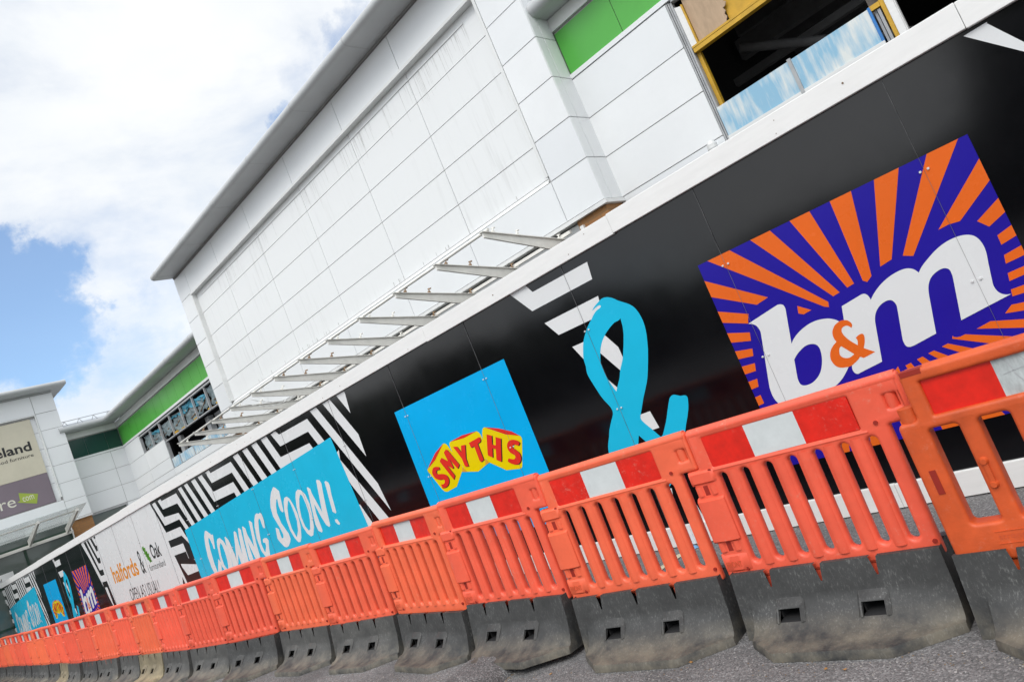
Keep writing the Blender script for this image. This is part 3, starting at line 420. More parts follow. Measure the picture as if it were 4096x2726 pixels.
ART={'bm_rect':(-2.19,-0.547,0.389,1.808),'bm_b':[[(-2.029,1.329,0),(-1.815,1.369,0),(-1.804,1.37,1),(-1.788,1.367,1),(-1.773,1.356,1),(-1.769,1.335,1),(-1.772,1.319,1),(-1.824,1.116,0),(-1.792,1.144,1),(-1.74,1.172,1),(-1.679,1.191,1),(-1.62,1.195,1),(-1.564,1.184,1),(-1.53,1.166,1),(-1.508,1.144,1),(-1.481,1.091,1),(-1.48,1.02,1),(-1.502,0.947,1),(-1.566,0.873,1),(-1.63,0.817,1),(-1.696,0.783,1),(-1.756,0.763,1),(-1.843,0.74,1),(-1.934,0.735,1),(-1.986,0.743,1),(-2.033,0.764,1),(-2.058,0.787,1),(-2.074,0.833,1),(-2.073,0.889,1),(-2.062,0.937,1),(-1.978,1.244,1),(-1.977,1.269,1),(-1.984,1.295,1),(-2.001,1.314,1)],[(-1.849,1.018,0),(-1.824,1.039,1),(-1.784,1.062,1),(-1.745,1.075,1),(-1.711,1.073,1),(-1.686,1.059,1),(-1.677,1.032,1),(-1.682,0.994,1),(-1.697,0.951,1),(-1.723,0.906,1),(-1.756,0.873,1),(-1.8,0.85,1),(-1.841,0.845,1),(-1.867,0.852,1),(-1.878,0.868,1),(-1.879,0.893,1),(-1.876,0.912,1)]],'bm_m':[[(-1.458,1.221,0),(-1.339,1.243,0),(-1.328,1.244,1),(-1.314,1.241,1),(-1.303,1.228,1),(-1.298,1.208,1),(-1.298,1.196,0),(-1.266,1.225,1),(-1.215,1.258,1),(-1.16,1.28,1),(-1.111,1.29,1),(-1.072,1.29,1),(-1.047,1.282,1),(-1.03,1.268,1),(-1.019,1.25,1),(-1.016,1.242,0),(-0.99,1.267,1),(-0.95,1.293,1),(-0.897,1.322,1),(-0.841,1.341,1),(-0.788,1.346,1),(-0.748,1.34,1),(-0.719,1.325,1),(-0.701,1.3,1),(-0.692,1.26,1),(-0.694,1.215,1),(-0.707,1.154,1),(-0.724,1.069,1),(-0.728,1.042,1),(-0.724,1.013,1),(-0.712,0.992,1),(-0.694,0.979,1),(-0.674,0.974,0),(-0.928,0.927,0),(-0.88,1.145,0),(-0.876,1.169,1),(-0.877,1.198,1),(-0.889,1.213,1),(-0.909,1.218,1),(-0.942,1.211,1),(-0.972,1.194,1),(-0.994,1.168,1),(-1.009,1.135,1),(-1.02,1.095,1),(-1.065,0.901,0),(-1.191,0.876,0),(-1.215,0.876,1),(-1.23,0.888,1),(-1.233,0.916,1),(-1.229,0.939,1),(-1.188,1.106,1),(-1.187,1.128,1),(-1.195,1.149,1),(-1.207,1.158,1),(-1.227,1.16,1),(-1.26,1.151,1),(-1.292,1.129,1),(-1.315,1.097,1),(-1.327,1.065,1),(-1.381,0.844,0),(-1.51,0.822,0),(-1.533,0.818,1),(-1.548,0.83,1),(-1.551,0.855,1),(-1.546,0.872,1),(-1.479,1.14,0)]],'bm_amp':[[(-1.458,1.083,0),(-1.448,1.098,1),(-1.449,1.114,1),(-1.46,1.131,1),(-1.474,1.139,1),(-1.492,1.144,1),(-1.513,1.142,1),(-1.542,1.129,1),(-1.565,1.104,1),(-1.574,1.078,1),(-1.574,1.054,1),(-1.57,1.036,0),(-1.598,1.02,1),(-1.621,0.999,1),(-1.637,0.971,1),(-1.643,0.944,1),(-1.638,0.916,1),(-1.625,0.894,1),(-1.605,0.882,1),(-1.578,0.876,1),(-1.547,0.875,1),(-1.502,0.895,1),(-1.481,0.909,0),(-1.465,0.896,0),(-1.393,0.909,0),(-1.442,0.95,0),(-1.424,0.98,1),(-1.413,1.009,1),(-1.413,1.027,1),(-1.424,1.033,1),(-1.441,1.03,1),(-1.459,1.022,0),(-1.457,1.002,1),(-1.466,0.977,0),(-1.487,1.004,1),(-1.508,1.039,1),(-1.518,1.074,1),(-1.512,1.096,1),(-1.498,1.105,1),(-1.479,1.106,1),(-1.466,1.096,1)],[(-1.555,1.003,0),(-1.568,0.995,1),(-1.577,0.979,1),(-1.582,0.956,1),(-1.574,0.938,1),(-1.556,0.927,1),(-1.535,0.924,1),(-1.505,0.934,0)]],'bm_rays':[[(-1.946,1.808,0),(-1.518,1.274,0),(-1.526,1.243,0),(-1.551,1.256,0),(-2.114,1.808,0)],[(-2.19,1.698,0),(-1.841,1.436,0),(-1.927,1.42,0),(-2.19,1.581,0)],[(-1.66,1.808,0),(-1.436,1.301,0),(-1.479,1.293,0),(-1.796,1.808,0)],[(-1.402,1.808,0),(-1.343,1.318,0),(-1.387,1.31,0),(-1.529,1.808,0)],[(-1.152,1.808,0),(-1.241,1.321,0),(-1.275,1.298,0),(-1.294,1.315,0),(-1.277,1.808,0)],[(-0.888,1.808,0),(-1.11,1.365,0),(-1.179,1.351,0),(-1.022,1.808,0)],[(-0.591,1.808,0),(-1.005,1.338,0),(-1.052,1.36,0),(-0.744,1.808,0)],[(-0.547,1.548,0),(-0.739,1.415,0),(-0.792,1.422,0),(-0.845,1.416,0),(-0.547,1.67,0)],[(-0.547,1.371,0),(-0.634,1.332,0),(-0.671,1.381,0),(-0.547,1.449,0)],[(-0.547,1.241,0),(-0.621,1.224,0),(-0.619,1.276,0),(-0.547,1.299,0)],[(-0.547,1.137,0),(-0.639,1.127,0),(-0.63,1.171,0),(-0.547,1.187,0)],[(-0.649,1.079,0),(-0.547,1.088,0),(-0.547,1.048,0),(-0.657,1.038,0)],[(-0.667,0.996,0),(-0.547,0.998,0),(-0.547,0.958,0),(-0.674,0.96,0)],[(-0.693,0.922,0),(-0.547,0.902,0),(-0.547,0.855,0),(-0.735,0.89,0)],[(-0.809,0.875,0),(-0.547,0.797,0),(-0.547,0.744,0),(-0.881,0.859,0)],[(-0.997,0.863,0),(-0.994,0.854,0),(-0.981,0.848,0),(-0.964,0.846,0),(-0.94,0.85,0),(-0.547,0.68,0),(-0.547,0.652,0),(-0.565,0.609,0),(-1.005,0.848,0)],[(-1.034,0.831,0),(-0.655,0.586,0),(-0.688,0.503,0),(-1.067,0.824,0)],[(-1.11,0.817,0),(-0.76,0.483,0),(-0.822,0.407,0),(-1.143,0.811,0)],[(-1.175,0.804,0),(-0.969,0.47,0),(-1.056,0.432,0),(-1.208,0.798,0)],[(-1.244,0.79,0),(-1.154,0.465,0),(-1.224,0.431,0),(-1.276,0.784,0)],[(-1.333,0.777,0),(-1.314,0.792,0),(-1.317,0.389,0),(-1.364,0.389,0),(-1.351,0.771,0)],[(-1.748,0.649,0),(-1.694,0.646,0),(-1.765,0.389,0),(-1.843,0.389,0),(-1.851,0.391,0)],[(-1.579,0.632,0),(-1.539,0.632,0),(-1.577,0.389,0),(-1.635,0.389,0)],[(-1.426,0.633,0),(-1.385,0.628,0),(-1.37,0.389,0),(-1.431,0.389,0)],[(-1.249,0.594,0),(-1.185,0.589,0),(-1.155,0.389,0),(-1.24,0.389,0)],[(-1.078,0.571,0),(-1.007,0.563,0),(-0.931,0.389,0),(-1.041,0.389,0)],[(-2.19,1.478,0),(-2.001,1.386,0),(-2.018,1.357,0),(-2.029,1.33,0),(-2.19,1.397,0)],[(-2.19,1.323,0),(-2.044,1.274,0),(-2.059,1.221,0),(-2.19,1.255,0)],[(-2.19,1.194,0),(-2.072,1.172,0),(-2.086,1.125,0),(-2.19,1.138,0)],[(-2.19,1.086,0),(-2.097,1.079,0),(-2.111,1.03,0),(-2.19,1.031,0)],[(-2.19,0.979,0),(-2.125,0.98,0),(-2.138,0.929,0),(-2.19,0.925,0)],[(-2.19,0.87,0),(-2.149,0.874,0),(-2.149,0.817,0),(-2.19,0.811,0)],[(-2.19,0.756,0),(-2.151,0.764,0),(-2.143,0.705,0),(-2.19,0.698,0)],[(-1.695,1.319,0),(-1.628,1.265,0),(-1.681,1.257,0),(-1.708,1.274,0)]],'amp':[[(-3.12,1.852,0),(-3.091,1.871,1),(-3.047,1.888,1),(-2.998,1.902,1),(-2.951,1.895,1),(-2.907,1.869,1),(-2.868,1.832,1),(-2.799,1.778,1),(-2.766,1.734,1),(-2.749,1.675,1),(-2.747,1.601,1),(-2.764,1.522,1),(-2.801,1.423,1),(-2.803,1.419,1),(-2.849,1.327,1),(-2.899,1.237,1),(-2.945,1.176,1),(-3.002,1.107,1),(-3.051,1.04,1),(-3.084,0.995,1),(-3.09,0.97,1),(-3.076,0.938,1),(-3.036,0.878,1),(-3.007,0.833,1),(-2.988,0.808,1),(-2.966,0.817,1),(-2.929,0.86,1),(-2.888,0.912,1),(-2.843,0.979,1),(-2.796,1.044,1),(-2.773,1.058,1),(-2.748,1.06,1),(-2.705,1.039,1),(-2.668,1.031,1),(-2.656,1.012,1),(-2.676,0.956,1),(-2.706,0.903,1),(-2.755,0.833,1),(-2.798,0.767,1),(-2.902,0.62,1),(-2.996,0.515,1),(-3.102,0.437,1),(-3.15,0.442,1),(-3.179,0.513,1),(-3.295,0.527,1),(-3.416,0.553,1),(-3.496,0.627,1),(-3.516,0.712,1),(-3.5,0.782,1),(-3.474,0.855,1),(-3.433,0.918,1),(-3.4,0.972,1),(-3.354,1.027,1),(-3.315,1.072,1),(-3.304,1.103,1),(-3.311,1.139,1),(-3.347,1.218,1),(-3.37,1.31,1),(-3.391,1.423,1),(-3.377,1.49,1),(-3.368,1.55,1),(-3.341,1.61,1),(-3.308,1.667,1),(-3.255,1.725,1),(-3.208,1.764,1),(-3.154,1.799,1),(-3.115,1.825,1),(-3.081,1.84,1),(-3.044,1.846,1),(-3.03,1.857,1),(-3.042,1.867,1),(-3.078,1.863,1)],[(-2.913,1.712,0),(-2.922,1.655,0),(-2.945,1.589,1),(-3.023,1.448,1),(-3.088,1.368,1),(-3.126,1.311,1),(-3.16,1.272,1),(-3.201,1.225,0),(-3.228,1.327,1),(-3.233,1.424,1),(-3.231,1.469,1),(-3.213,1.514,1),(-3.175,1.577,1),(-3.13,1.623,1),(-3.071,1.663,1),(-2.985,1.699,1),(-2.934,1.703,1)],[(-3.166,0.864,0),(-3.115,0.783,0),(-3.076,0.694,1),(-3.146,0.63,1),(-3.225,0.627,1),(-3.251,0.693,1),(-3.213,0.783,0)]],'amp_white':[[(-3.818,2.274,0),(-3.619,2.293,0),(-3.629,2.275,0),(-3.585,2.201,0),(-2.991,2.198,0),(-3.008,2.065,0),(-3.664,2.066,0)],[(-3.594,1.933,0),(-3.019,1.933,0),(-3.039,1.799,0),(-3.147,1.796,0),(-3.506,1.799,0)],[(-3.427,1.668,0),(-3.241,1.667,0),(-3.339,1.481,0)],[(-3.137,1.667,0),(-3.098,1.643,0),(-3.029,1.525,0),(-3.026,1.395,0),(-3.079,1.338,0),(-3.2,1.536,0),(-3.229,1.59,0)],[(-3.233,1.357,0),(-3.228,1.327,0),(-3.176,1.246,0),(-3.175,1.215,0),(-3.216,1.194,0),(-3.242,1.258,0)],[(-3.096,1.004,0),(-2.991,1.006,0),(-2.971,0.873,0),(-3.065,0.87,0),(-3.128,0.925,0)],[(-2.958,0.447,0),(-2.953,0.368,0),(-2.91,0.142,0),(-3.003,0.141,0),(-3.019,0.364,0)],[(-3.167,0.439,0),(-3.078,0.429,0),(-3.101,0.341,0),(-3.211,0.35,0)],[(-0.386,2.259,0),(-0.278,2.262,0),(-0.28,2.255,0),(-0.096,1.922,0)]],'sm_rect':(-5.847,-4.158,0.384,1.821),'sm_yel':[[(-5.676,1.174,0),(-5.526,1.224,0),(-5.311,1.349,0),(-5.28,1.341,1),(-5.257,1.311,1),(-5.236,1.254,0),(-5.227,1.242,0),(-5.165,1.084,0),(-5.196,1.046,0),(-5.353,0.924,0),(-5.513,0.905,0),(-5.548,0.915,0),(-5.574,0.942,0),(-5.661,1.114,0),(-5.686,1.157,0)],[(-5.208,1.34,0),(-5.005,1.325,0),(-4.806,1.34,0),(-4.785,1.319,1),(-4.774,1.287,1),(-4.775,1.243,0),(-4.838,1.067,0),(-4.866,1.024,0),(-4.988,0.993,0),(-5.201,1.038,0),(-5.163,1.081,0),(-5.227,1.242,0),(-5.234,1.264,1),(-5.231,1.315,1)],[(-4.726,1.333,1),(-4.708,1.345,1),(-4.69,1.345,0),(-4.476,1.22,0),(-4.319,1.167,1),(-4.309,1.145,1),(-4.317,1.119,1),(-4.426,0.921,1),(-4.444,0.904,1),(-4.469,0.901,0),(-4.631,0.924,0),(-4.804,1.039,0),(-4.834,1.086,0),(-4.794,1.204,0),(-4.75,1.305,0)]],'sm_dark':[[(-4.833,1.081,0),(-4.8,1.038,0),(-4.866,1.024,0)],[(-5.165,1.079,0),(-5.132,1.023,0),(-5.2,1.039,0)]],'sm_red':[[(-5.669,1.178,0),(-5.474,1.293,0),(-5.316,1.348,0),(-5.311,1.349,0),(-5.514,1.229,0),(-5.609,1.198,0)],[(-5.203,1.341,0),(-5.011,1.355,0),(-4.805,1.341,0),(-5.005,1.325,0)],[(-4.689,1.346,0),(-4.53,1.292,0),(-4.392,1.226,0),(-4.319,1.167,0),(-4.475,1.221,0)],[(-5.613,1.143,1),(-5.586,1.166,1),(-5.542,1.169,1),(-5.495,1.157,0),(-5.496,1.132,0),(-5.508,1.13,0),(-5.535,1.133,1),(-5.557,1.125,1),(-5.563,1.108,1),(-5.547,1.094,1),(-5.487,1.083,1),(-5.441,1.065,1),(-5.421,1.029,1),(-5.43,0.995,1),(-5.461,0.965,1),(-5.511,0.95,1),(-5.562,0.954,0),(-5.564,0.992,0),(-5.529,0.987,1),(-5.499,0.997,1),(-5.489,1.018,1),(-5.509,1.033,1),(-5.556,1.038,1),(-5.602,1.059,1),(-5.624,1.093,1),(-5.626,1.123,1)],[(-5.446,1.21,0),(-5.409,1.23,0),(-5.336,1.176,0),(-5.348,1.269,0),(-5.302,1.289,0),(-5.285,1.28,0),(-5.199,1.112,0),(-5.238,1.081,0),(-5.249,1.088,0),(-5.306,1.192,0),(-5.292,1.103,0),(-5.309,1.094,0),(-5.369,1.142,0),(-5.317,1.029,0),(-5.354,0.994,0),(-5.453,1.198,0)],[(-5.192,1.287,0),(-5.136,1.276,0),(-5.109,1.21,0),(-5.078,1.271,0),(-5.019,1.265,0),(-5.079,1.145,0),(-5.083,1.067,0),(-5.126,1.073,0),(-5.133,1.087,0),(-5.134,1.155,0)],[(-4.963,1.267,0),(-4.802,1.283,0),(-4.799,1.251,0),(-4.814,1.238,0),(-4.855,1.231,0),(-4.858,1.077,0),(-4.904,1.065,0),(-4.915,1.085,0),(-4.911,1.223,0),(-4.959,1.218,0)],[(-4.699,1.282,0),(-4.643,1.254,0),(-4.679,1.179,0),(-4.64,1.162,0),(-4.604,1.232,0),(-4.548,1.202,0),(-4.645,1.016,0),(-4.657,1.011,0),(-4.701,1.039,0),(-4.658,1.13,0),(-4.695,1.147,0),(-4.735,1.069,0),(-4.78,1.097,0),(-4.782,1.112,0)],[(-4.511,1.122,1),(-4.486,1.149,1),(-4.449,1.16,1),(-4.406,1.154,1),(-4.37,1.135,1),(-4.351,1.111,0),(-4.378,1.091,0),(-4.401,1.103,1),(-4.421,1.115,1),(-4.444,1.109,1),(-4.454,1.093,1),(-4.437,1.075,1),(-4.405,1.038,1),(-4.4,0.999,1),(-4.419,0.966,1),(-4.457,0.945,1),(-4.502,0.948,1),(-4.545,0.968,1),(-4.574,0.994,0),(-4.551,1.017,0),(-4.518,1.003,1),(-4.489,0.995,1),(-4.466,1.006,1),(-4.465,1.025,1),(-4.501,1.057,1),(-4.516,1.09,1)]],'cs_quad':[(-12.056,1.609),(-7.117,1.891),(-7.026,0.836),(-12.057,0.801),(-9.163,1.778)],'cs_text':[[[(-11.313,1.474,0),(-11.257,1.468,0),(-11.183,1.417,0),(-11.149,1.405,0),(-11.154,1.383,0),(-11.088,1.384,0),(-11.077,1.37,0),(-11.169,1.173,0),(-11.199,1.166,0),(-11.224,1.187,0),(-11.21,1.226,0),(-11.239,1.337,0),(-11.27,1.36,0),(-11.306,1.312,0),(-11.352,1.177,0),(-11.384,0.955,0),(-11.364,0.811,0),(-11.339,0.772,0),(-11.453,0.691,0),(-11.494,0.797,0),(-11.529,0.927,0),(-11.531,1.095,0),(-11.473,1.278,0),(-11.404,1.399,0)]],[[(-11.188,1.011,0),(-11.13,0.945,0),(-11.214,0.816,0),(-11.368,0.705,0),(-11.435,0.713,0),(-11.299,0.885,0)]],[[(-11.03,1.257,0),(-10.969,1.294,0),(-10.883,1.294,0),(-10.796,1.232,0),(-10.758,1.146,0),(-10.756,1.02,0),(-10.836,0.814,0),(-10.994,0.742,0),(-11.069,0.786,0),(-11.15,0.889,0),(-11.118,1.025,0),(-11.068,1.181,0)],[(-10.922,1.223,0),(-10.882,1.182,0),(-10.874,1.06,0),(-10.897,0.936,0),(-10.957,0.818,0),(-10.996,0.821,0),(-11.055,0.9,0),(-11.049,1.039,0),(-10.992,1.17,0)]],[[(-10.715,1.277,0),(-10.677,1.28,0),(-10.616,1.216,0),(-10.569,0.937,0),(-10.364,1.299,0),(-10.328,1.307,0),(-10.287,1.28,0),(-10.327,1.114,0),(-10.342,0.816,0),(-10.477,0.778,0),(-10.467,0.979,0),(-10.589,0.827,0),(-10.71,0.786,0),(-10.783,0.795,0),(-10.733,0.983,0),(-10.79,0.819,0),(-10.878,0.796,0),(-10.808,0.959,0),(-10.75,1.156,0)]],[[(-10.189,1.325,0),(-10.151,1.324,0),(-10.114,1.29,0),(-10.137,1.217,0),(-10.166,1.09,0),(-10.217,0.844,0),(-10.311,0.807,0),(-10.365,0.82,0),(-10.325,0.992,0),(-10.253,1.203,0)]],[[(-10.048,1.323,0),(-10.015,1.326,0),(-9.964,1.287,0),(-9.972,1.201,0),(-9.897,1.005,0),(-9.787,1.365,0),(-9.762,1.366,0),(-9.706,1.329,0),(-9.731,1.269,0),(-9.796,1.054,0),(-9.83,0.834,0),(-9.933,0.81,0),(-9.983,0.855,0),(-10.038,1.092,0),(-10.041,1.103,0),(-10.049,0.941,0),(-10.051,0.832,0),(-10.158,0.792,0),(-10.176,0.893,0),(-10.11,1.158,0)]],[[(-9.615,1.345,0),(-9.546,1.407,0),(-9.487,1.42,0),(-9.42,1.4,0),(-9.391,1.413,0),(-9.349,1.387,0),(-9.346,1.318,0),(-9.393,1.201,0),(-9.425,1.196,0),(-9.447,1.22,0),(-9.445,1.325,0),(-9.465,1.345,0),(-9.512,1.316,0),(-9.589,1.192,0),(-9.662,1.012,0),(-9.64,0.892,0),(-9.616,0.899,0),(-9.548,0.963,0),(-9.536,1.008,0),(-9.594,1.023,0),(-9.575,1.062,0),(-9.506,1.074,0),(-9.446,1.063,0),(-9.421,1.027,0),(-9.488,0.922,0),(-9.527,0.823,0),(-9.606,0.803,0),(-9.671,0.838,0),(-9.731,0.927,0),(-9.736,1.098,0),(-9.678,1.26,0)]],[[(-8.988,1.51,0),(-8.899,1.594,0),(-8.79,1.649,0),(-8.742,1.627,0),(-8.679,1.569,0),(-8.699,1.502,0),(-8.751,1.312,0),(-8.789,1.304,0),(-8.819,1.334,0),(-8.825,1.396,0),(-8.801,1.482,0),(-8.825,1.487,0),(-8.888,1.419,0),(-8.934,1.326,0),(-8.917,1.18,0),(-8.824,1.024,0),(-8.825,0.954,0),(-8.862,0.919,0),(-8.938,0.875,0),(-8.999,0.865,0),(-9.06,0.884,0),(-9.131,0.961,0),(-9.161,1.007,0),(-9.141,1.075,0),(-9.11,1.152,0),(-9.078,1.142,0),(-9.04,1.12,0),(-9.048,1.04,0),(-9.041,0.993,0),(-8.995,0.996,0),(-8.973,1.038,0),(-8.997,1.133,0),(-9.066,1.299,0),(-9.049,1.419,0)]],[[(-8.663,1.425,0),(-8.611,1.465,0),(-8.545,1.469,0),(-8.491,1.431,0),(-8.454,1.345,0),(-8.432,1.213,0),(-8.466,1.062,0),(-8.546,0.929,0),(-8.603,0.879,0),(-8.661,0.883,0),(-8.716,0.946,0),(-8.76,1.053,0),(-8.758,1.193,0),(-8.725,1.317,0)],[(-8.54,1.421,0),(-8.513,1.376,0),(-8.502,1.255,0),(-8.509,1.139,0),(-8.568,1.021,0),(-8.654,0.946,0),(-8.671,0.979,0),(-8.702,1.073,0),(-8.689,1.2,0),(-8.628,1.329,0)]],[[(-8.337,1.419,0),(-8.283,1.477,0),(-8.219,1.495,0),(-8.156,1.474,0),(-8.089,1.408,0),(-8.068,1.279,0),(-8.102,1.143,0),(-8.16,1,0),(-8.246,0.909,0),(-8.309,0.902,0),(-8.371,0.949,0),(-8.419,1.044,0),(-8.423,1.172,0),(-8.394,1.304,0)],[(-8.199,1.43,0),(-8.169,1.405,0),(-8.153,1.296,0),(-8.16,1.182,0),(-8.197,1.093,0),(-8.264,0.989,0),(-8.311,0.978,0),(-8.36,1.044,0),(-8.37,1.163,0),(-8.331,1.282,0),(-8.263,1.385,0)]],[[(-7.998,1.47,0),(-7.972,1.474,0),(-7.929,1.441,0),(-7.933,1.385,0),(-7.856,1.135,0),(-7.737,1.504,0),(-7.718,1.513,0),(-7.66,1.492,0),(-7.647,1.447,0),(-7.676,1.37,0),(-7.734,1.177,0),(-7.789,0.955,0),(-7.822,0.942,0),(-7.871,0.974,0),(-7.914,1.08,0),(-7.969,1.26,0),(-7.998,1.143,0),(-7.998,0.925,0),(-8.03,0.907,0),(-8.09,0.941,0),(-8.107,1.02,0),(-8.047,1.256,0),(-8.011,1.382,0)]],[[(-7.57,1.453,0),(-7.54,1.459,0),(-7.496,1.433,0),(-7.489,1.395,0),(-7.524,1.283,0),(-7.556,1.079,0),(-7.583,1.066,0),(-7.63,1.098,0),(-7.609,1.227,0),(-7.584,1.36,0)]],[[(-7.644,1.004,0),(-7.595,1,0),(-7.565,0.944,0),(-7.584,0.929,0),(-7.62,0.94,0),(-7.649,0.973,0)]]],'st_white':[[(-6.716,2.269,0),(-6.546,2.271,0),(-6.545,2.234,0),(-6.579,2.026,0)],[(-7.03,2.268,0),(-6.866,2.273,0),(-6.58,1.781,0),(-6.589,1.531,0)],[(-7.336,2.269,0),(-7.182,2.271,0),(-6.565,1.218,0),(-6.513,0.9,0)],[(-7.05,1.721,0),(-7.093,1.613,0),(-6.473,0.638,0),(-6.689,0.683,0),(-7.058,1.307,0),(-7.178,1.676,0)],[(-7.035,1.072,0),(-6.912,0.805,0),(-7.04,0.768,0),(-7.09,1.071,0)],[(-8.385,2.262,0),(-8.236,2.269,0),(-8.242,2.261,0),(-8.188,2.206,0),(-7.449,2.206,0),(-7.232,1.827,0),(-7.419,1.881,0),(-7.526,2.068,0),(-8.257,2.07,0)],[(-8.675,2.268,0),(-8.511,2.269,0),(-8.341,1.947,0),(-7.589,1.94,0),(-7.527,1.816,0),(-8.401,1.733,0)],[(-8.971,2.265,0),(-8.812,2.268,0),(-8.543,1.768,0),(-8.697,1.756,0)],[(-9.264,2.261,0),(-9.113,2.267,0),(-8.833,1.752,0),(-8.992,1.742,0)],[(-9.585,2.258,0),(-9.412,2.262,0),(-9.126,1.736,0),(-9.281,1.73,0)],[(-10.598,2.255,0),(-10.463,2.262,0),(-10.434,2.209,0),(-9.697,2.208,0),(-9.427,1.721,0),(-9.589,1.712,0),(-9.774,2.069,0),(-10.509,2.072,0)],[(-10.904,2.249,0),(-10.747,2.253,0),(-10.551,1.947,0),(-9.836,1.943,0),(-9.714,1.701,0),(-9.877,1.69,0),(-9.915,1.808,0),(-10.644,1.811,0)],[(-11.188,2.247,0),(-11.024,2.253,0),(-10.693,1.638,0),(-10.845,1.627,0)],[(-11.497,2.249,0),(-11.356,2.251,0),(-10.973,1.616,0),(-11.131,1.605,0)],[(-11.766,2.248,0),(-11.621,2.249,0),(-11.267,1.602,0),(-11.418,1.596,0)],[(-12.748,2.237,0),(-12.605,2.244,0),(-12.584,2.205,0),(-11.895,2.2,0),(-11.549,1.581,0),(-11.693,1.573,0),(-11.98,2.049,0),(-12.643,2.07,0)],[(-13.05,2.236,0),(-12.886,2.243,0),(-12.711,1.946,0),(-12.063,1.904,0),(-11.824,1.562,0),(-11.966,1.552,0),(-12.12,1.805,0),(-12.798,1.812,0)]],'white_right':[(-13.125,2.24,0),(-12.846,1.698,0),(-12.184,1.69,0),(-12.073,1.495,0)],'blk_on_white':[[(-12.884,1.557,0),(-12.254,1.553,0),(-12.056,1.388,0),(-12.039,1.123,0),(-12.274,1.174,0),(-12.304,1.43,0),(-12.87,1.438,0)],[(-12.842,1.296,0),(-12.306,1.292,0),(-12.288,1.172,0),(-12.167,1.166,0),(-11.873,1.023,0),(-11.975,1.031,0),(-12.686,1.132,0),(-12.723,1.178,0),(-12.815,1.23,0)],[(-12.815,1.23,0),(-12.723,1.178,0),(-12.686,1.132,0),(-12.683,1.084,0),(-12.55,0.92,0),(-11.953,0.935,0),(-12.072,0.683,0),(-12.67,0.75,0)],[(-12.819,0.928,0),(-12.777,0.791,0),(-12.76,0.716,0),(-12.903,0.775,0)]],'blk_left':[[(-17.536,2.245,0),(-17.372,2.256,0),(-17.069,1.573,0),(-16.843,1.571,0),(-16.854,1.457,0),(-17.119,1.459,0)],[(-17.286,2.243,0),(-17.167,2.26,0),(-16.929,1.823,0),(-16.785,1.814,0),(-16.833,1.702,0),(-16.989,1.712,0)],[(-17.027,2.25,0),(-16.906,2.261,0),(-16.782,2.063,0),(-16.71,2.064,0),(-16.752,1.958,0),(-16.866,1.956,0)],[(-16.774,2.246,0),(-16.649,2.255,0),(-16.651,2.208,0),(-16.739,2.205,0)],[(-17.166,1.33,0),(-16.836,1.321,0),(-16.708,0.714,0),(-16.897,0.684,0),(-16.945,1.201,0),(-17.106,1.211,0),(-17.038,0.909,0),(-16.945,0.641,0),(-17.186,0.709,0)]],'white_left':[(-17.686,2.249,0),(-16.897,0.684,0),(-16.862,0.611,0)],'leaf':[(-14.21,1.642,0),(-14.124,1.658,0),(-14.114,1.622,0),(-14.055,1.618,0),(-14.079,1.55,0),(-14.016,1.551,0),(-14.036,1.502,0),(-13.959,1.501,0),(-14.001,1.445,0),(-13.953,1.418,0),(-13.967,1.374,0),(-13.915,1.357,0),(-13.955,1.341,0),(-14.008,1.349,0),(-14.042,1.327,0),(-14.062,1.356,0),(-14.088,1.391,0),(-14.138,1.403,0),(-14.128,1.442,0),(-14.177,1.47,0),(-14.149,1.497,0),(-14.217,1.523,0),(-14.17,1.552,0),(-14.215,1.585,0)],'hamp':[(-14.609,1.192,0)]}
exec_order = None
# ------------------------------------------------------------------ ground
mb = MB(); S = 400
mb.bm.faces.new([mb.bm.verts.new(p) for p in ((-S,-S,0),(S,-S,0),(S,S,0),(-S,S,0))])
ground = struct(mb.build('ground', M['asphalt']))
# raised end of an older asphalt layer near the third foot
mb = MB(); nu, nv = 22, 14; grid = []
for i in range(nu+1):
    row = []
    t = i/nu
    for j in range(nv+1):
        s = j/nv
        cx = -3.66+t*0.16; cy = 2.86-t*0.80; w = 0.25
        ax = cx+(s-0.5)*2*w
        h = 0.075*max(0, 1-abs((s-0.5)*2)**4.0)*min(1, t*6, (1-t)*6+0.0)+0.012*noise.noise((ax*14, cy*14, 2))*max(0, 1-abs((s-0.5)*2)**2)
        if i in (0, nu) or j in (0, nv): h = -0.004
        row.append(mb.bm.verts.new((ax+0.015*noise.noise((cy*9, s*3, 1)), cy+0.10*(s-0.5), h)))
    grid.append(row)
for i in range(nu):
    for j in range(nv): mb.bm.faces.new((grid[i][j], grid[i+1][j], grid[i+1][j+1], grid[i][j+1])).smooth = True
struct(mb.build('asphalt_patch', M['asphalt_new']))
mb = MB()
def flat(pts, z=0.004): mb.bm.faces.new([mb.bm.verts.new((x, y, z)) for x, y in pts])
flat([(-3.22, 3.70), (-3.15, 3.70), (-3.055, 4.20), (-3.125, 4.20)])
flat([(-6.75, 4.16), (-6.66, 4.20), (-5.70, 3.52), (-5.80, 3.49)])
struct(mb.build('line_marking', M['line']))
mb = MB(); flat([(-3.15, 4.335), (-3.06, 4.345), (-2.99, 4.28), (-3.05, 4.215), (-3.11, 4.25)]); struct(mb.build('paint_marking', M['lineblue']))

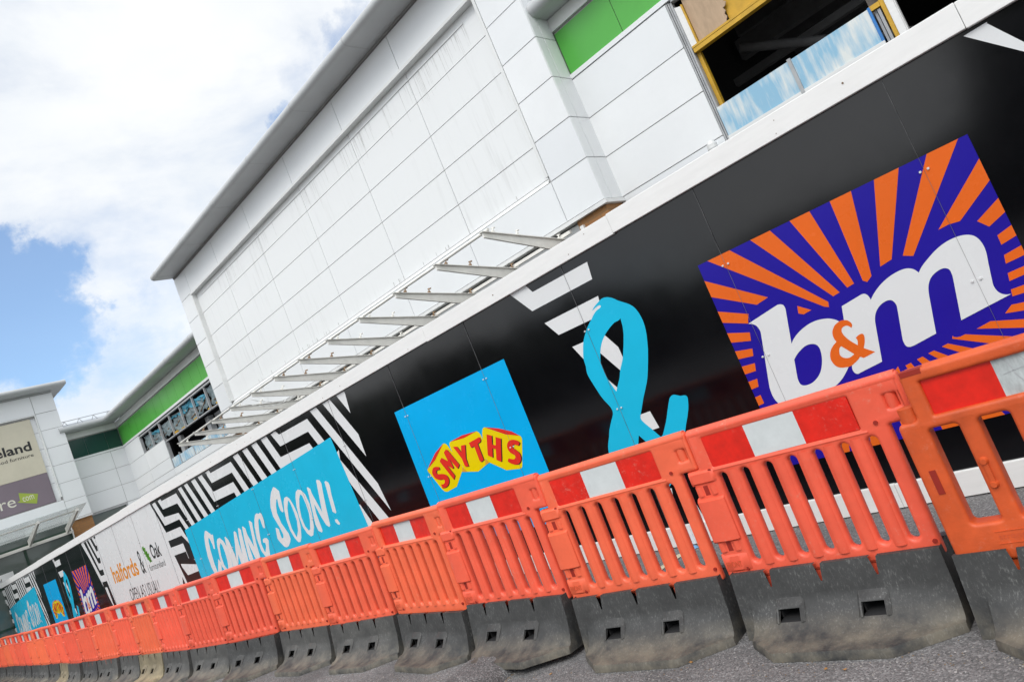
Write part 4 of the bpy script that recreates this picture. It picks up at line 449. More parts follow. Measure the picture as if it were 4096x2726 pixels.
# far tree belt across the car park, behind the viewer; it shows in the gloss of the hoarding
mb = MB(); ring = []
for k in range(150):
    a = R(178+184*k/149); d = 62+6*noise.noise((k*0.13, 0, 0)); hgt = 8.6+3.2*noise.noise((k*0.11, 3, 0))+1.6*noise.noise((k*0.5, 1, 0))+13*max(0.0, min(1.0, (math.degrees(a)-262)/3, (287-math.degrees(a))/4))
    col_ = []
    for j in range(6):
        v = j/5; rr_ = d-2.2*math.sin(v*math.pi)+0.9*noise.noise((k*0.6, v*4, 2))
        col_.append(mb.bm.verts.new((rr_*math.cos(a), rr_*math.sin(a), -0.1+max(1.4, hgt)*v+0.35*noise.noise((k*0.8, v*5, 7)))))
    ring.append(col_)
for k in range(149):
    for j in range(5): mb.bm.faces.new((ring[k][j], ring[k+1][j], ring[k+1][j+1], ring[k][j+1]))
tb_ = mb.build('distant_trees', mat('dark foliage', (0.03, 0.042, 0.02), 0.9, 0.4, 0.8)); tb_['kind'] = 'stuff'
tb_['label'] = 'dark tree belt across the car park, mirrored in the hoarding'; tb_['category'] = 'trees'
# ------------------------------------------------------------------ hoarding
D = 4.377
X0H, X1H = -27.10, 2.9
hoard = thing('site_hoarding', 'long glossy black site hoarding with white top board and printed shop signs', 'hoarding', (-10, D, 0))
k0 = -0.775; seams = []
x = k0+1.22*3
while x > X0H:
    if x < X1H: seams.append(x)
    x -= 1.2235
edges = [X1H]+seams+[X0H]
for a, b in zip(edges[:-1], edges[1:]):
    MB().box((a-0.0015, D, 0.12), (b+0.0015, D+0.018, 2.36)).build('sheet', M['board_black'], hoard)
capx = [X1H, -0.36, -2.672, -4.962, -7.499, -9.85, -12.2, -14.6, -17.0, -19.4, -21.8, -24.2, X0H]
for i, (a, b) in enumerate(zip(capx[:-1], capx[1:])):
    dz = 0.004*math.sin(i*2.3)
    mb = MB().box((a-0.001, D-0.030, 2.279+dz), (b+0.001, D+0.060, 2.425+dz))
    o = mb.build('top_board', M['cap'], hoard, bevel=0.004)
    # nail heads and knots
    for q in range(3):
        kx = a+(b-a)*random.uniform(0.06, 0.94); kz = 2.30+random.random()*0.10
        kn = MB().tube((kx, D-0.0325, kz), (kx, D-0.029, kz), random.uniform(0.0025, 0.006), n=8).build('nail', M['timber'], o)
bx = [X1H, -1.6, -3.05, -5.5, -7.95, -10.4, -12.8, -15.3, -17.7, -20.1, -22.6, -25.0, X0H]
for i, (a, b) in enumerate(zip(bx[:-1], bx[1:])):
    MB().box((a-0.001, D-0.025, 0.006), (b+0.001, D+0.03, 0.148+0.002*(i % 3))).build('base_board', M['cap'], hoard, bevel=0.003)
for s in seams:
    MB().box((s-0.0006, D-0.0058, 0.15), (s+0.0006, D-0.0005, 2.2785)).build('joint_strip', M['seam'], hoard)
# supporting posts behind
for s in seams[::2]:
    MB().box((s-0.05, D+0.02, 0), (s+0.05, D+0.1, 2.3)).build('post', M['timber'], hoard)
screw_me = MB().tube((0, -0.012, 0), (0, -0.004, 0), 0.0058, 0.0075, n=10, m=M['screw']).tube((0, -0.0125, 0), (0, -0.0119, 0), 0.0018, n=6, m=M['joint']).mesh(None, 'screw_cap')
def screws(x, z):
    for d in (-0.02, 0.02):
        o = bpy.data.objects.new('screw_cap', screw_me); C.objects.link(o); o.parent = hoard; o.location = (x+d-hoard.location.x, D-hoard.location.y, z)
for i, s in enumerate(seams):
    for z in (1.735, 1.10):
        if -16 < s < 0: screws(s, z)
LAY = 0.0009
def onboard(layer, fx=lambda x: x):
    y = D-0.0008-LAY*layer
    return lambda u, v: (fx(u), y, v)
def shapes(name, loops_list, m, parent, layer, fx=lambda x: x, n=5):
    o = None
    for k, loops in enumerate(loops_list):
        mb = MB().fill([smooth_loop(l, n) for l in loops], onboard(layer+k*0.022, fx))
        o = mb.build(name, m, parent)
    return o
def rect(x0, x1, z0, z1): return [(x0, z0, 0), (x1, z0, 0), (x1, z1, 0), (x0, z1, 0)]
def art_set(fx, full=True, n=5):
    """one run of the printed graphics; fx maps its position along the hoarding"""
    # zigzag stripes
    shapes('stripe_print', [[p] for p in ART['st_white']], M['pwhite'], hoard, 1, fx, n)
    shapes('splash_print', [[p] for p in ART['amp_white']], M['pwhite'], hoard, 1, fx, n)
    # coming soon panel
    q = ART['cs_quad']
    tlx = (q[0][0]+q[3][0])/2; brx = (q[1][0]+q[2][0])/2
    cs = shapes('announcement_print', [[[(tlx, 0.385, 0), (q[2][0]+0.03, 0.385, 0), (q[1][0], q[1][1], 0), (q[4][0], q[4][1], 0), (q[0][0], q[0][1], 0)]]], M['pcyan'], hoard, 2.3, fx)
    shapes('letter', ART['cs_text'], M['pwhite'], cs, 3, fx)
    # toy shop panel
    x0, x1, z0, z1 = ART['sm_rect']
    sm = shapes('toy_shop_print', [[rect(x0, x1, z0, z1)]], M['pblue'], hoard, 2, fx)
    bl = shapes('block_print', [[p] for p in ART['sm_yel']], M['pyellow'], sm, 3, fx, n)
    shapes('shade', [[p] for p in ART['sm_dark']], M['pamber'], sm, 4, fx, n)
    shapes('block_top', [[p] for p in ART['sm_red'][:3]], M['pred'], sm, 4, fx, n)
    cx = lambda u: fx(u)+0.012*(fx(1)-fx(0))
    shapes('letter_edge', [[[(a+0.010, b-0.006, c) for a, b, c in p]] for p in ART['sm_red'][3:]], M['ink'], sm, 4, fx, n)
    shapes('letter', [[p] for p in ART['sm_red'][3:]], M['pred'], sm, 5, fx, n)
    # big ampersand
    shapes('ampersand_print', [ART['amp']], M['pcyan'], hoard, 2, fx, n)
    # sunburst panel
    x0, x1, z0, z1 = ART['bm_rect']
    bm_ = shapes('sunburst_print', [[rect(x0, x1, z0, z1)]], M['ppurple'], hoard, 2, fx)
    shapes('ray', [[p] for p in ART['bm_rays']], M['porange'], bm_, 3, fx, n)
    shapes('letter', [ART['bm_b']], M['pwhite'], bm_, 4, fx, n)
    shapes('letter', [ART['bm_m']], M['pwhite'], bm_, 4.2, fx, n)
    shapes('ampersand', [ART['bm_amp']], M['porange'], bm_, 5, fx, n)
art_set(lambda x: x)
fx2 = lambda x: 0.786*x-17.45
art_set(fx2, n=3)
# white section with two shop names
wr = ART['white_right']; wlft = ART['white_left']
xr = wr[-1][0]+1.4
poly = [(wlft[0][0], 2.29, 0), (wlft[0][0], wlft[0][1], 0), (wlft[1][0], wlft[1][1], 0), (wlft[1][0]-0.02, 0.14, 0), (xr, 0.14, 0), (xr, wr[3][1], 0)]+[wr[3], wr[2], wr[1], wr[0], (wr[0][0], 2.29, 0)]
wp = shapes('white_print', [[poly]], M['pwhite'], hoard, 1.4)
shapes('zigzag', [[p] for p in ART['blk_on_white']]+[[p] for p in ART['blk_left']], M['ink'], wp, 1.7)
mb = MB(); text_into(mb, 'halfords', -16.36, -14.77, 1.205, 1.555, onboard(2), bold=0.022); mb.build('lettering', M['hal'], wp)
mb = MB(); text_into(mb, 'Oak', -13.86, -13.37, 1.37, 1.635, onboard(2), bold=0.02); mb.build('lettering', M['ink'], wp)
mb = MB(); text_into(mb, 'furnitureland', -14.17, -13.355, 1.195, 1.31, onboard(2)); mb.build('lettering', M['ink'], wp)
mb = MB(); text_into(mb, 'OPEN AS USUAL!', -15.69, -14.0, 0.775, 1.02, onboard(2), shear=0.12); mb.build('lettering', M['ink'], wp)
mb = MB(); text_into(mb, '&', -14.60, -14.39, 1.19, 1.625, onboard(2)); mb.build('lettering', M['ink'], wp)
shapes('leaf_emblem', [[ART['leaf']]], M['leaf'], wp, 2)
# narrow end stripes at the far end of the hoarding
shapes('end_stripe', [[rect(X0H+0.002, X0H+0.22, a, a+0.12)] for a in (0.34, 0.62, 0.90, 1.18, 1.46, 1.74, 2.02)], M['pwhite'], hoard, 3)

# ------------------------------------------------------------------ main store building
T, YR, YL = 8.0, 8.45, 8.7
XL, XRW = -17.31, 2.9
store = thing('store_building', 'large white panelled retail store with projecting tower, green band and stripped out windows', 'building', (-8, 12, 0))
TN = [M['clad'], M['clad_b'], M['clad'], M['clad_c'], M['clad_b']]
ZJ = [3.51, 4.115, 4.712, 5.312, 5.912, 6.512, 7.09, 7.70]
# tower cladding
mb = MB()
fp = lambda u0, u1, v0, v1: ((u0, T, v0), (u1, T+0.02, v1))
cells(mb, [-5.51, -4.83], ZJ, fp, tones=TN); cells(mb, [XL, -16.63], ZJ, fp, tones=TN)
cells(mb, [-16.63, -14.9, -13.11, -11.12, -9.18, -7.355, -5.51], [7.09, 7.70], fp, tones=TN)
cells(mb, [-16.63, -14.9, -13.11, -11.12, -9.18, -7.355, -5.51], [3.51, 4.115], fp, tones=TN)
rp = lambda v0, v1, u0, u1: ((-4.85, v0, u0), (-4.83, v1, u1))
cells(mb, [T+0.012, T+0.19, YR+0.008], ZJ, lambda u0, u1, v0, v1: ((-4.85, u0, v0), (-4.83, u1, v1)))
cells(mb, [T+0.012, YL], ZJ, lambda u0, u1, v0, v1: ((XL, u0, v0), (XL+0.02, u1, v1)))
mb.build('tower_cladding', M['clad'], store, bevel=0.0025)
mb = MB()
mb.box((-5.53, T+0.0145, 3.5), (-4.845, T+0.09, 7.8)).box((XL+0.015, T+0.0145, 3.5), (-16.64, T+0.09, 7.8)).box((-16.64, T+0.0145, 7.07), (-5.53, T+0.09, 7.8)).box((-16.64, T+0.0145, 3.5), (-5.53, T+0.09, 4.11))
mb.box((-16.7, T+0.118, 4.05), (-5.45, T+0.20, 7.1)).box((-4.90, T+0.06, 3.5), (-4.8445, YR+0.1, 7.8)).box((XL+0.0145, T+0.06, 3.5), (XL+0.1, YL+0.1, 7.8))
mb.build('joint_backing', M['joint'], store)
mb = MB()
cells(mb, [-16.62, -14.93, -13.105, -11.12, -9.19, -7.36, -5.54], [4.20, 4.712, 5.312, 5.912, 6.512, 7.05], lambda u0, u1, v0, v1: ((u0, T+0.1, v0), (u1, T+0.125, v1)), gap=0.011)
mb.build('sign_bay_cladding', M['clad_worn'], store, bevel=0.002)
mb = MB()
mb.box((-16.66, T-0.028, 7.035), (-5.50, T+0.10, 7.083)).box((-16.66, T-0.012, 4.2), (-16.61, T+0.10, 7.035)).box((-5.56, T-0.010, 4.2), (-5.512, T+0.10, 7.035))
mb.prism([(T+0.001, 4.118), (T+0.0995, 4.20), (T+0.0995, 4.118)], 'x', -16.61, -5.56)
mb.box((XL-0.005, T-0.02, 3.448), (-4.81, T+0.17, 3.502))
mb.box((-4.98, T+0.17, 3.448), (-4.81, YR-0.001, 3.502))
mb.build('trim', M['clad_trim'], store, bevel=0.003)
# old fixing rail of a removed sign with its drips
rail = MB().box((-16.35, T+0.086, 6.905), (-5.92, T+0.1, 6.925)).build('sign_rail', M['clad_trim'], store)
mb = MB(); rnd = random.Random(3)
for k in range(120):
    xx = rnd.choice([-14.93, -13.1, -11.12, -9.19, -7.36, -6.5, -6.2])+rnd.gauss(0.15, 0.42); L = rnd.uniform(0.08, 0.62)
    if not -16.3 < xx < -5.9: continue
    w = rnd.uniform(0.0015, 0.005)
    mb.bm.faces.new([mb.bm.verts.new(p) for p in ((xx-w, T+0.0985, 6.90), (xx+w, T+0.0985, 6.90), (xx+w*0.3, T+0.0985, 6.90-L), (xx-w*0.3, T+0.0985, 6.90-L))])
for k in range(26):
    xx = rnd.uniform(-15.5, -6.2); L = rnd.uniform(0.02, 0.06); w = rnd.uniform(0.003, 0.009)
    mb.bm.faces.new([mb.bm.verts.new(p) for p in ((xx-w, T+0.0985, 4.25+L), (xx+w, T+0.0985, 4.25+L*0.8), (xx+w*1.4, T+0.0985, 4.215), (xx-w*1.4, T+0.0985, 4.215))])
mb.build('drip_stain', M['stain'], store)['kind'] = 'stuff'
# eaves: flat soffit with a rolled front edge
def eave_profile(y_wall, y_tip, z, th=0.17, rise=0.03):
    r = th/2; pts = [(y_wall, z), (y_tip+r, z-rise*0)]
    for k in range(1, 8):
        a = -math.pi/2-math.pi*k/8
        pts.append((y_tip+r+r*math.cos(a), z+r+r*math.sin(a)))
    pts += [(y_tip+r, z+th), (y_wall+0.6, z+th+0.25), (y_wall+0.6, z)]
    return pts
def eave_x(name, y_wall, y_tip, z, xa, xb, parent, th=0.17, joints=1.86, xf=None):
    pr = eave_profile(y_wall, y_tip, z, th)
    o = MB().prism(pr, 'x', xa, xb, None).build(name, M['eave'], parent, sharp=50, xf=xf)
    # cover strips over the sheet joints
    xx = xb-joints*0.6
    pj = eave_profile(y_wall, y_tip-0.004, z-0.004, th+0.008)
    while xx > xa:
        MB().prism(pj, 'x', xx-0.012, xx+0.012).build('cover_strip', M['soffit'], o, sharp=50, xf=xf); xx -= joints
    return o
eave_x('tower_eave', T+0.0, 7.46, 7.755, XL+0.005, -4.80, store)
MB().box((XL+0.02, T-0.012, 7.715), (-4.84, T+0.05, 7.754)).build('eave_bead', M['joint'], store)
MB().box((-4.89, YR+0.02, 6.3), (-4.835, 19.9, 7.754)).box((XL+0.02, YL+0.06, 6.3), (XL+0.06, 19.9, 7.754)).build('tower_side', M['clad'], store)
MB().box((-4.83, YR+0.7, 6.43), (XRW, 19.9, 6.5)).build('flat_roof', M['soffit'], store)
MB().box((XL+0.05, T+0.7, 7.75), (-4.84, 20, 7.9)).build('tower_roof', M['soffit'], store)
# ---- right hand wall
mb = MB()
fr = lambda u0, u1, v0, v1: ((u0, YR, v0), (u1, YR+0.02, v1))
cells(mb, [-4.87, -3.245], [2.3, 2.91, 3.51, 4.108, 4.702, 5.30], fr, tones=TN)
mb.box((-4.83, YR-0.012, 5.307), (XRW, YR+0.03, 5.372))
mb.build('wall_cladding', M['clad'], store, bevel=0.0025)
MB().box((-4.83, YR+0.0145, 0), (-3.26, YR+0.12, 5.31)).box((-4.83, YR+0.0301, 5.302), (XRW, YR+0.12, 6.25)).build('joint_backing', M['joint'], store)
mb = MB(); cells(mb, [-4.826, -3.885, -2.95, -2.0, -1.05, -0.1, 0.85, 1.8, XRW], [5.374, 6.0], lambda u0, u1, v0, v1: ((u0, YR+0.012, v0), (u1, YR+0.0295, v1)), gap=0.009)
mb.build('green_band', M['green'], store, bevel=0.002)
MB().box((-4.829, YR-0.014, 6.035), (XRW, YR+0.03, 6.215)).build('fascia', M['clad_trim'], store)
eave_x('wall_eave', YR, 8.065, 6.222, -4.828, XRW, store, th=0.2)
# ---- stripped window on the right
wf = MB()
wf.box((-3.244, YR-0.005, 3.38), (-3.226, YR+0.06, 5.29)).box((-3.22, YR+0.008, 3.38), (-3.203, YR+0.08, 5.29)).box((-3.20, YR+0.02, 3.38), (-3.175, YR+0.10, 5.285)).box((-3.17, YR-0.002, 5.275), (XRW, YR+0.1, 5.30))
win = wf.build('window_opening', M['alu'], store, bevel=0.002)
MB().hexa([(-3.172, YR+0.03, 4.64), (-3.075, YR+0.03, 4.66), (-3.075, YR+0.06, 4.66), (-3.172, YR+0.06, 4.64), (-3.172, YR+0.03, 5.20), (-3.095, YR+0.03, 5.17), (-3.095, YR+0.06, 5.17), (-3.172, YR+0.06, 5.20)]).build('plaster_strip', M['cap'], win)
each('yellow_stud', M['yellow'], win, [((-3.165, YR+0.025, 4.575), (-1.30, YR+0.12, 4.632)), ((-3.165, YR+0.02, 4.6325), (-1.30, YR+0.03, 4.66)), ((-3.172, YR+0.09, 3.84), (-3.125, YR+0.16, 4.574)), ((-2.66, YR+0.10, 4.665), (-1.30, YR+0.14, 5.27)), ((-3.09, YR+0.02, 4.661), (-3.07, YR+0.06, 5.18)), ((-1.245, YR+0.02, 2.4), (-1.203, YR+0.10, 5.27)), ((-1.345, YR+0.01, 3.80), (-1.2455, YR+0.07, 3.855))], bevel=0.002)
# torn plasterboard
rp2 = random.Random(5); pts = [(-3.066, 4.668), (-3.066, 5.26)]
pts += [(-2.63+rp2.uniform(-0.012, 0.012), z) for z in (5.26, 5.15, 5.06, 4.97, 4.90)]+[(-2.60, 4.88), (-2.625, 4.84), (-2.66, 4.83), (-2.645, 4.79), (-2.67, 4.76), (-2.655, 4.72), (-2.69, 4.668)]
mb = MB(); mb.fill([pts], lambda u, v: (u, YR+0.055, v)); mb.fill([pts], lambda u, v: (u, YR+0.067, v))
mb.build('torn_board', M['ply'], win)
each('spandrel_panel', M['blue_clouds'], win, [((-3.195, YR+0.012, 3.47), (-2.262, YR+0.03, 3.842)), ((-2.222, YR+0.012, 3.47), (-1.365, YR+0.03, 3.842))], bevel=0.003)
each('mullion', M['alu'], win, [((-2.262, YR-0.004, 3.38), (-2.222, YR+0.04, 3.86)), ((-1.325, YR+0.05, 3.38), (-1.30, YR+0.09, 3.80)), ((-1.29, YR+0.03, 3.38), (-1.262, YR+0.07, 3.79))])
MB().box((-3.2, YR+0.002, 3.37), (-1.34, YR+0.028, 3.469)).build('sill_strip', M['clad_trim'], win)
MB().box((-1.364, YR+0.004, 3.46), (-1.338, YR+0.03, 3.85)).build('blue_edge', mat('blue edge strip', (0.03, 0.20, 0.55), 0.4), win)
MB().box((-1.36, YR+0.13, 3.6), (-1.22, YR+0.27, 5.4)).build('steel_column', M['column'], win)
MB().box((-1.20, YR+0.0, 2.3), (-1.128, YR+0.11, 5.27)).box((-1.128, YR+0.02, 2.3), (-1.118, YR+0.11, 5.27)).build('white_post', M['cap'], win, bevel=0.004)
# dark hall behind the openings, its shade put into the near-black colour
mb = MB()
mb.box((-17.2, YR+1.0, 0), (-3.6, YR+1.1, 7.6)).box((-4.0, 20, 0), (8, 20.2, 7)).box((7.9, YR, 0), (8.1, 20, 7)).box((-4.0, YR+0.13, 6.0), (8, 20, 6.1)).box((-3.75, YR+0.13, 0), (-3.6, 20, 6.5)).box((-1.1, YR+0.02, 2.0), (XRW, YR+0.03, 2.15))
mb.build('hall_shade_lining', M['dark'], store)
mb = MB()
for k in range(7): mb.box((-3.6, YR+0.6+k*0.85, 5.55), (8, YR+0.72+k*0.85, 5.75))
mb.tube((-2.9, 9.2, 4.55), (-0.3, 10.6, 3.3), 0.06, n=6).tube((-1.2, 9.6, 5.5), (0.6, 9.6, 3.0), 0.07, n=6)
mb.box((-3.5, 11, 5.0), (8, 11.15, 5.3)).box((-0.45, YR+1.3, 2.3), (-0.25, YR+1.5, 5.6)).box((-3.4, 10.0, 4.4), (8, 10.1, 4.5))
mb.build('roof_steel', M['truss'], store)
# small white pipe end below the window corner
vp = MB().tube((-3.375, YR-0.12, 3.36), (-3.375, YR-0.12, 3.455), 0.062, n=16).tube((-3.375, YR-0.12, 3.455), (-3.375, YR-0.12, 3.50), 0.056, 0.035, n=16).tube((-3.375, YR-0.12, 3.40), (-3.375, YR-0.12, 3.415), 0.066, n=16).box((-3.39, YR-0.1, 3.42), (-3.36, YR, 3.45)).build('vent_pipe', M['clad_trim'], store, sharp=40)
# ---- shopfront under the tower
sf = MB()
sf.box((-16.55, T+0.10, 3.318), (-5.42, T+0.26, 3.425))
head = sf.build('shopfront_head', M['clad_trim'], store, bevel=0.004)
mb = MB().box((-16.5, T+0.17, 3.22), (-5.45, T+0.24, 3.317)).box((-16.5, T+0.17, 0.0), (-5.45, T+0.24, 0.15))
for k in range(10): mb.box((-5.5-k*1.2-0.035, T+0.165, 0), (-5.5-k*1.2+0.035, T+0.25, 3.22))
mb.build('shopfront_frame', M['frame_green'], store)
MB().box((-16.5, T+0.21, 0.1), (-5.45, T+0.225, 3.25)).build('shopfront_glass', M['glass_brown'], store)
each('brick_pier', M['brick'], store, [((-5.40, T+0.045, 0), (-4.87, YR+0.2, 3.447)), ((-17.26, T+0.045, 0), (-16.55, YR+0.3, 3.447))])
MB().box((-5.36, T-0.0, 0.0), (-5.30, T+0.044, 3.36)).build('downpipe', M['clad_trim'], store)
# ---- canopy steelwork
canopy = MB().tube((-5.60, 6.5, 3.56), (-16.42, 6.5, 3.56), 0.022, n=8).box((-16.5, T-0.06, 3.335), (-5.5, T-0.021, 3.38)).build('canopy_frame', M['steel_white'], store)
cl = [-5.645-0.9755*k for k in range(12)]
for xx in cl:
    mb = MB()
    w = 0.012
    def sect(y, zt, zb): return [(xx-w, y, zb), (xx+w, y, zb), (xx+w, y, zt), (xx-w, y, zt)]
    A_, B_ = sect(6.42, 3.545, 3.475), sect(8.0, 3.285, 3.10)
    mb.hexa([A_[0], A_[1], B_[1], B_[0], A_[3], A_[2], B_[2], B_[3]])
    # flanges
    for (za, zb_) in ((3.545, 3.285),):
        mb.hexa([(xx-0.032, 6.40, za), (xx+0.032, 6.40, za), (xx+0.032, 8.0, zb_), (xx-0.032, 8.0, zb_), (xx-0.032, 6.40, za+0.012), (xx+0.032, 6.40, za+0.012), (xx+0.032, 8.0, zb_+0.012), (xx-0.032, 8.0, zb_+0.012)])
    beam = mb.build('canopy_beam', M['steel_white'], canopy)
    for yy in (6.62, 7.05, 7.86):
        mb = MB(); zz = 3.557-(yy-6.42)*0.1646
        mb.box((xx-0.012, yy-0.02, zz), (xx+0.012, yy+0.02, zz+0.035)).tube((xx, yy, zz+0.03), (xx-0.03, yy+0.05, zz+0.075), 0.009, n=6).tube((xx-0.035, yy+0.03, zz+0.075), (xx-0.02, yy+0.08, zz+0.078), 0.012, n=6)
        mb.build('glass_clip', M['rust'] if (int(-xx*10+yy*7) % 3) else M['steel_white'], canopy)
# loose cable hanging off the canopy
for cx0 in (-12.9, -13.2):
    mb = MB(); prev = None
    for k in range(9):
        t = k/8; p = (cx0+0.25*t, 6.6+0.9*t, 3.50-0.16*t-0.30*math.sin(t*math.pi)*0.4)
        if prev: mb.tube(prev, p, 0.006, n=5)
        prev = p
    mb.build('loose_cable', M['clad_trim'], canopy)

_before = set(bpy.data.objects)
# ------------------------------------------------------------------ left part of the store (green band, tarpaulins)
mb = MB(); FW = wing
fl = lambda u0, u1, v0, v1: ((u0, YL, v0), (u1, YL+0.02, v1))
def skp(u, v): return (u > -25.05 and v > 4.70 and v < 5.3) or (u > -23.15 and 3.76 < v < 4.7)
cells(mb, [-26.73, -25.08, -23.16, -21, -19, -17.0], [2.3, 2.91, 3.53, 3.74, 4.118, 4.70, 5.335], fl, skip=skp, tones=TN)
mb.box((-26.7, YL-0.012, 5.342), (-17.0, YL+0.03, 5.41))
mb.build('wall_cladding', M['clad'], store, bevel=0.0025)
MB().box((-26.9, YL+0.0145, 0), (-25.09, YL+0.12, 5.3)).box((-25.09, YL+0.0145, 0), (-23.17, YL+0.12, 4.7)).box((-23.17, YL+0.0145, 0), (-17.0, YL+0.12, 3.73)).box((-26.9, YL+0.0301, 5.337), (-17.0, YL+0.12, 6.3)).build('joint_backing', M['joint'], store)
gs = [-26.7, -25.6]+[-24.97+0.6335*k for k in range(13)]
mb = MB(); cells(mb, gs, [5.412, 6.04], lambda u0, u1, v0, v1: ((u0, YL+0.012, v0), (u1, YL+0.0295, v1)), gap=0.009)
mb.build('green_band', M['green'], store, bevel=0.002)
MB().box((-26.7, YL-0.014, 6.075), (-17.0, YL+0.03, 6.275)).build('fascia', M['clad_trim'], store)
eave_x('wall_eave', YL, 8.20, 6.285, -26.2, -17.0, store, th=0.18)
uw = MB()
uw.box((-25.08, YL+0.0, 5.255), (-17.0, YL+0.08, 5.30)).box((-25.085, YL, 4.70), (-25.045, YL+0.08, 5.255)).box((-25.04, YL+0.02, 4.70), (-23.17, YL+0.08, 4.73))
upw = uw.build('clerestory_opening', M['alu'], store)
for xx in (-24.11, -23.22, -22.28, -21.33, -20.34, -19.37, -18.4):
    MB().box((xx-0.022, YL+0.005, 4.62 if xx > -23.3 else 4.73), (xx+0.022, YL+0.06, 5.255)).build('mullion', M['alu'], upw)
MB().box((-25.0, YL+0.9, 3.0), (-17.0, YL+1.0, 5.5)).box((-25.1, YL+0.12, 5.31), (-17, YL+1.0, 5.4)).box((-25.15, YL+0.1, 3.0), (-25.08, YL+1, 5.4)).build('hall_shade_lining', M['dark'], store)  # shade behind the clerestory put into the near-black colour
mb = MB()
mb.box((-23.2, YL+0.03, 4.60), (-17.0, YL+0.12, 4.635)).box((-22.75, YL+0.25, 3.7), (-22.5, YL+0.35, 4.6)).box((-20.6, YL+0.3, 3.7), (-20.35, YL+0.45, 4.6))
mb.box((-23.15, YL, 3.74), (-23.10, YL+0.1, 4.60)).box((-18.7, YL+0.0, 3.74), (-18.6, YL+0.1, 4.6)).box((-20.35, YL+0.5, 3.9), (-19.2, YL+0.55, 4.62))
mb.build('bare_frame', M['alu'], upw)
mb = MB(); rr = random.Random(11)
for k in range(9):
    xx = -24.9+k*0.78
    mb.tube((xx, YL+0.10, 4.78+rr.uniform(-0.04, 0.1)), (xx+0.85, YL+0.12, 4.86+rr.uniform(-0.1, 0.3)), 0.022, n=4)
mb.build('timber_batten', M['timber'], upw)
each('insulation_scrap', M['yellow'], upw, [((xx, YL+0.03, 4.64), (xx+rr.uniform(0.2, 0.4), YL+0.1, 4.675+rr.uniform(0, .05))) for xx in (-22.4, -21.7, -20.7, -19.6, -19.0)], bevel=0.018)
each('spandrel_panel', M['blue_clouds'], upw, [((a, YL+0.012, 3.75), (b, YL+0.03, 4.05-0.02*((a*7) % 2))) for a, b in ((-23.08, -22.42), (-22.38, -21.3), (-21.26, -20.2), (-20.16, -19.1), (-19.06, -18.0))])
each('mullion', M['alu'], upw, [((xx-0.018, YL-0.002, 3.74), (xx+0.018, YL+0.04, 4.09)) for xx in (-22.4, -21.28, -20.18, -19.08)])
tb = [-25.0, -24.15, -23.26, -22.32, -21.37, -20.38, -19.41, -18.44, -17.5]
tl = ['grey polythene sheet in the leftmost narrow clerestory bay', 'crumpled grey polythene with blue scrap in second clerestory bay from left', 'blue grey polythene sheet in third clerestory bay from left', 'torn polythene with white straps in fourth clerestory bay from left', 'sagging torn polythene in fifth clerestory bay from left', 'polythene sheet with blue top edge in sixth clerestory bay from left', 'polythene sheet in seventh clerestory bay, beside the white tower', 'polythene sheet in last clerestory bay, partly behind the white tower']
for i in range(7):
    a, b = tb[i]+0.05, tb[i+1]-0.02
    root = thing('polythene_sheet', tl[i], 'sheet', wing(((a+b)/2, YL+0.1, 5.2)), 'polythene sheets hung in the clerestory')
    r2 = random.Random(20+i)
    for name, mm, zt, zb0, dy in (('sheet', M['tarp'], 5.22-0.03*(i % 3), 4.74-0.10*(i in (3, 4)), 0.0), ('blue_edge', M['tarp_blue'], 5.235-0.05*(i % 2), 5.08-0.05*(i % 3), -0.02)):
        if name == 'blue_edge' and i in (0, 2, 6): continue
        mb = MB(); nu, nv = 26, 14; g = []
        for p in range(nu+1):
            row = []
            for q in range(nv+1):
                u = p/nu; v = q/nv
                xx = a+(b-a)*u; zt2 = zt-0.07*u*(i % 2)-0.05*abs(noise.noise((u*3, i, 0))); zb2 = zb0+0.10*noise.noise((u*4+i*3, 1.3, i))
                zz = zt2+(zb2-zt2)*v
                yy = YL+0.10+dy+0.05*noise.noise((u*5+i*7, v*2.3, 3+i))+0.035*noise.noise((u*14, v*7, i))
                row.append(mb.bm.verts.new((xx, yy, zz)))
            g.append(row)
        for p in range(nu):
            for q in range(nv): mb.bm.faces.new((g[p][q], g[p+1][q], g[p+1][q+1], g[p][q+1])).smooth = True
        o = mb.build(name, mm, root)
    for ch in root.children:
        for v in ch.data.vertices: v.co = wing(v.co)
# scale the left wing parts of the store (they carry plain coordinates up to here)
for o in [o for o in bpy.data.objects if o not in _before and o.type == 'MESH' and not (o.parent and o.parent.name.startswith('polythene'))]:
    for v in o.data.vertices: v.co = wing(v.co)

# ------------------------------------------------------------------ second shop (end wing at the left)
X1, X2 = -26.3, -26.7
shop = thing('furniture_shop', 'grey white end building with dark green band, furniture signs and brick pier', 'building', (-32, 4, 0))
mb = MB()
ZW = [3.51, 4.12, 4.72, 5.335]
cells(mb, [6.9, 8.26, YL+0.01], ZW, lambda u0, u1, v0, v1: ((X2-0.02, u0, v0), (X2, u1, v1)))
mb.box((X2-0.03, 6.9, 5.342), (X2+0.012, YL, 5.405)).box((X2-0.02, 8.25, 0), (X2, YL, 3.5))
mb.build('wall_cladding', M['clad'], shop, bevel=0.0025, xf=wing)
MB().box((X2-0.12, 6.9, 3.5), (X2-0.0145, YL, 5.34)).box((X2-0.12, 6.9, 5.337), (X2-0.0301, YL, 6.3)).build('joint_backing', M['joint'], shop, xf=wing)
mb = MB(); cells(mb, [6.9, 7.62, 8.262, YL], [5.408, 6.04], lambda u0, u1, v0, v1: ((X2-0.0295, u0, v0), (X2-0.012, u1, v1)), gap=0.009)
mb.build('green_band', M['dkgreen'], shop, xf=wing)
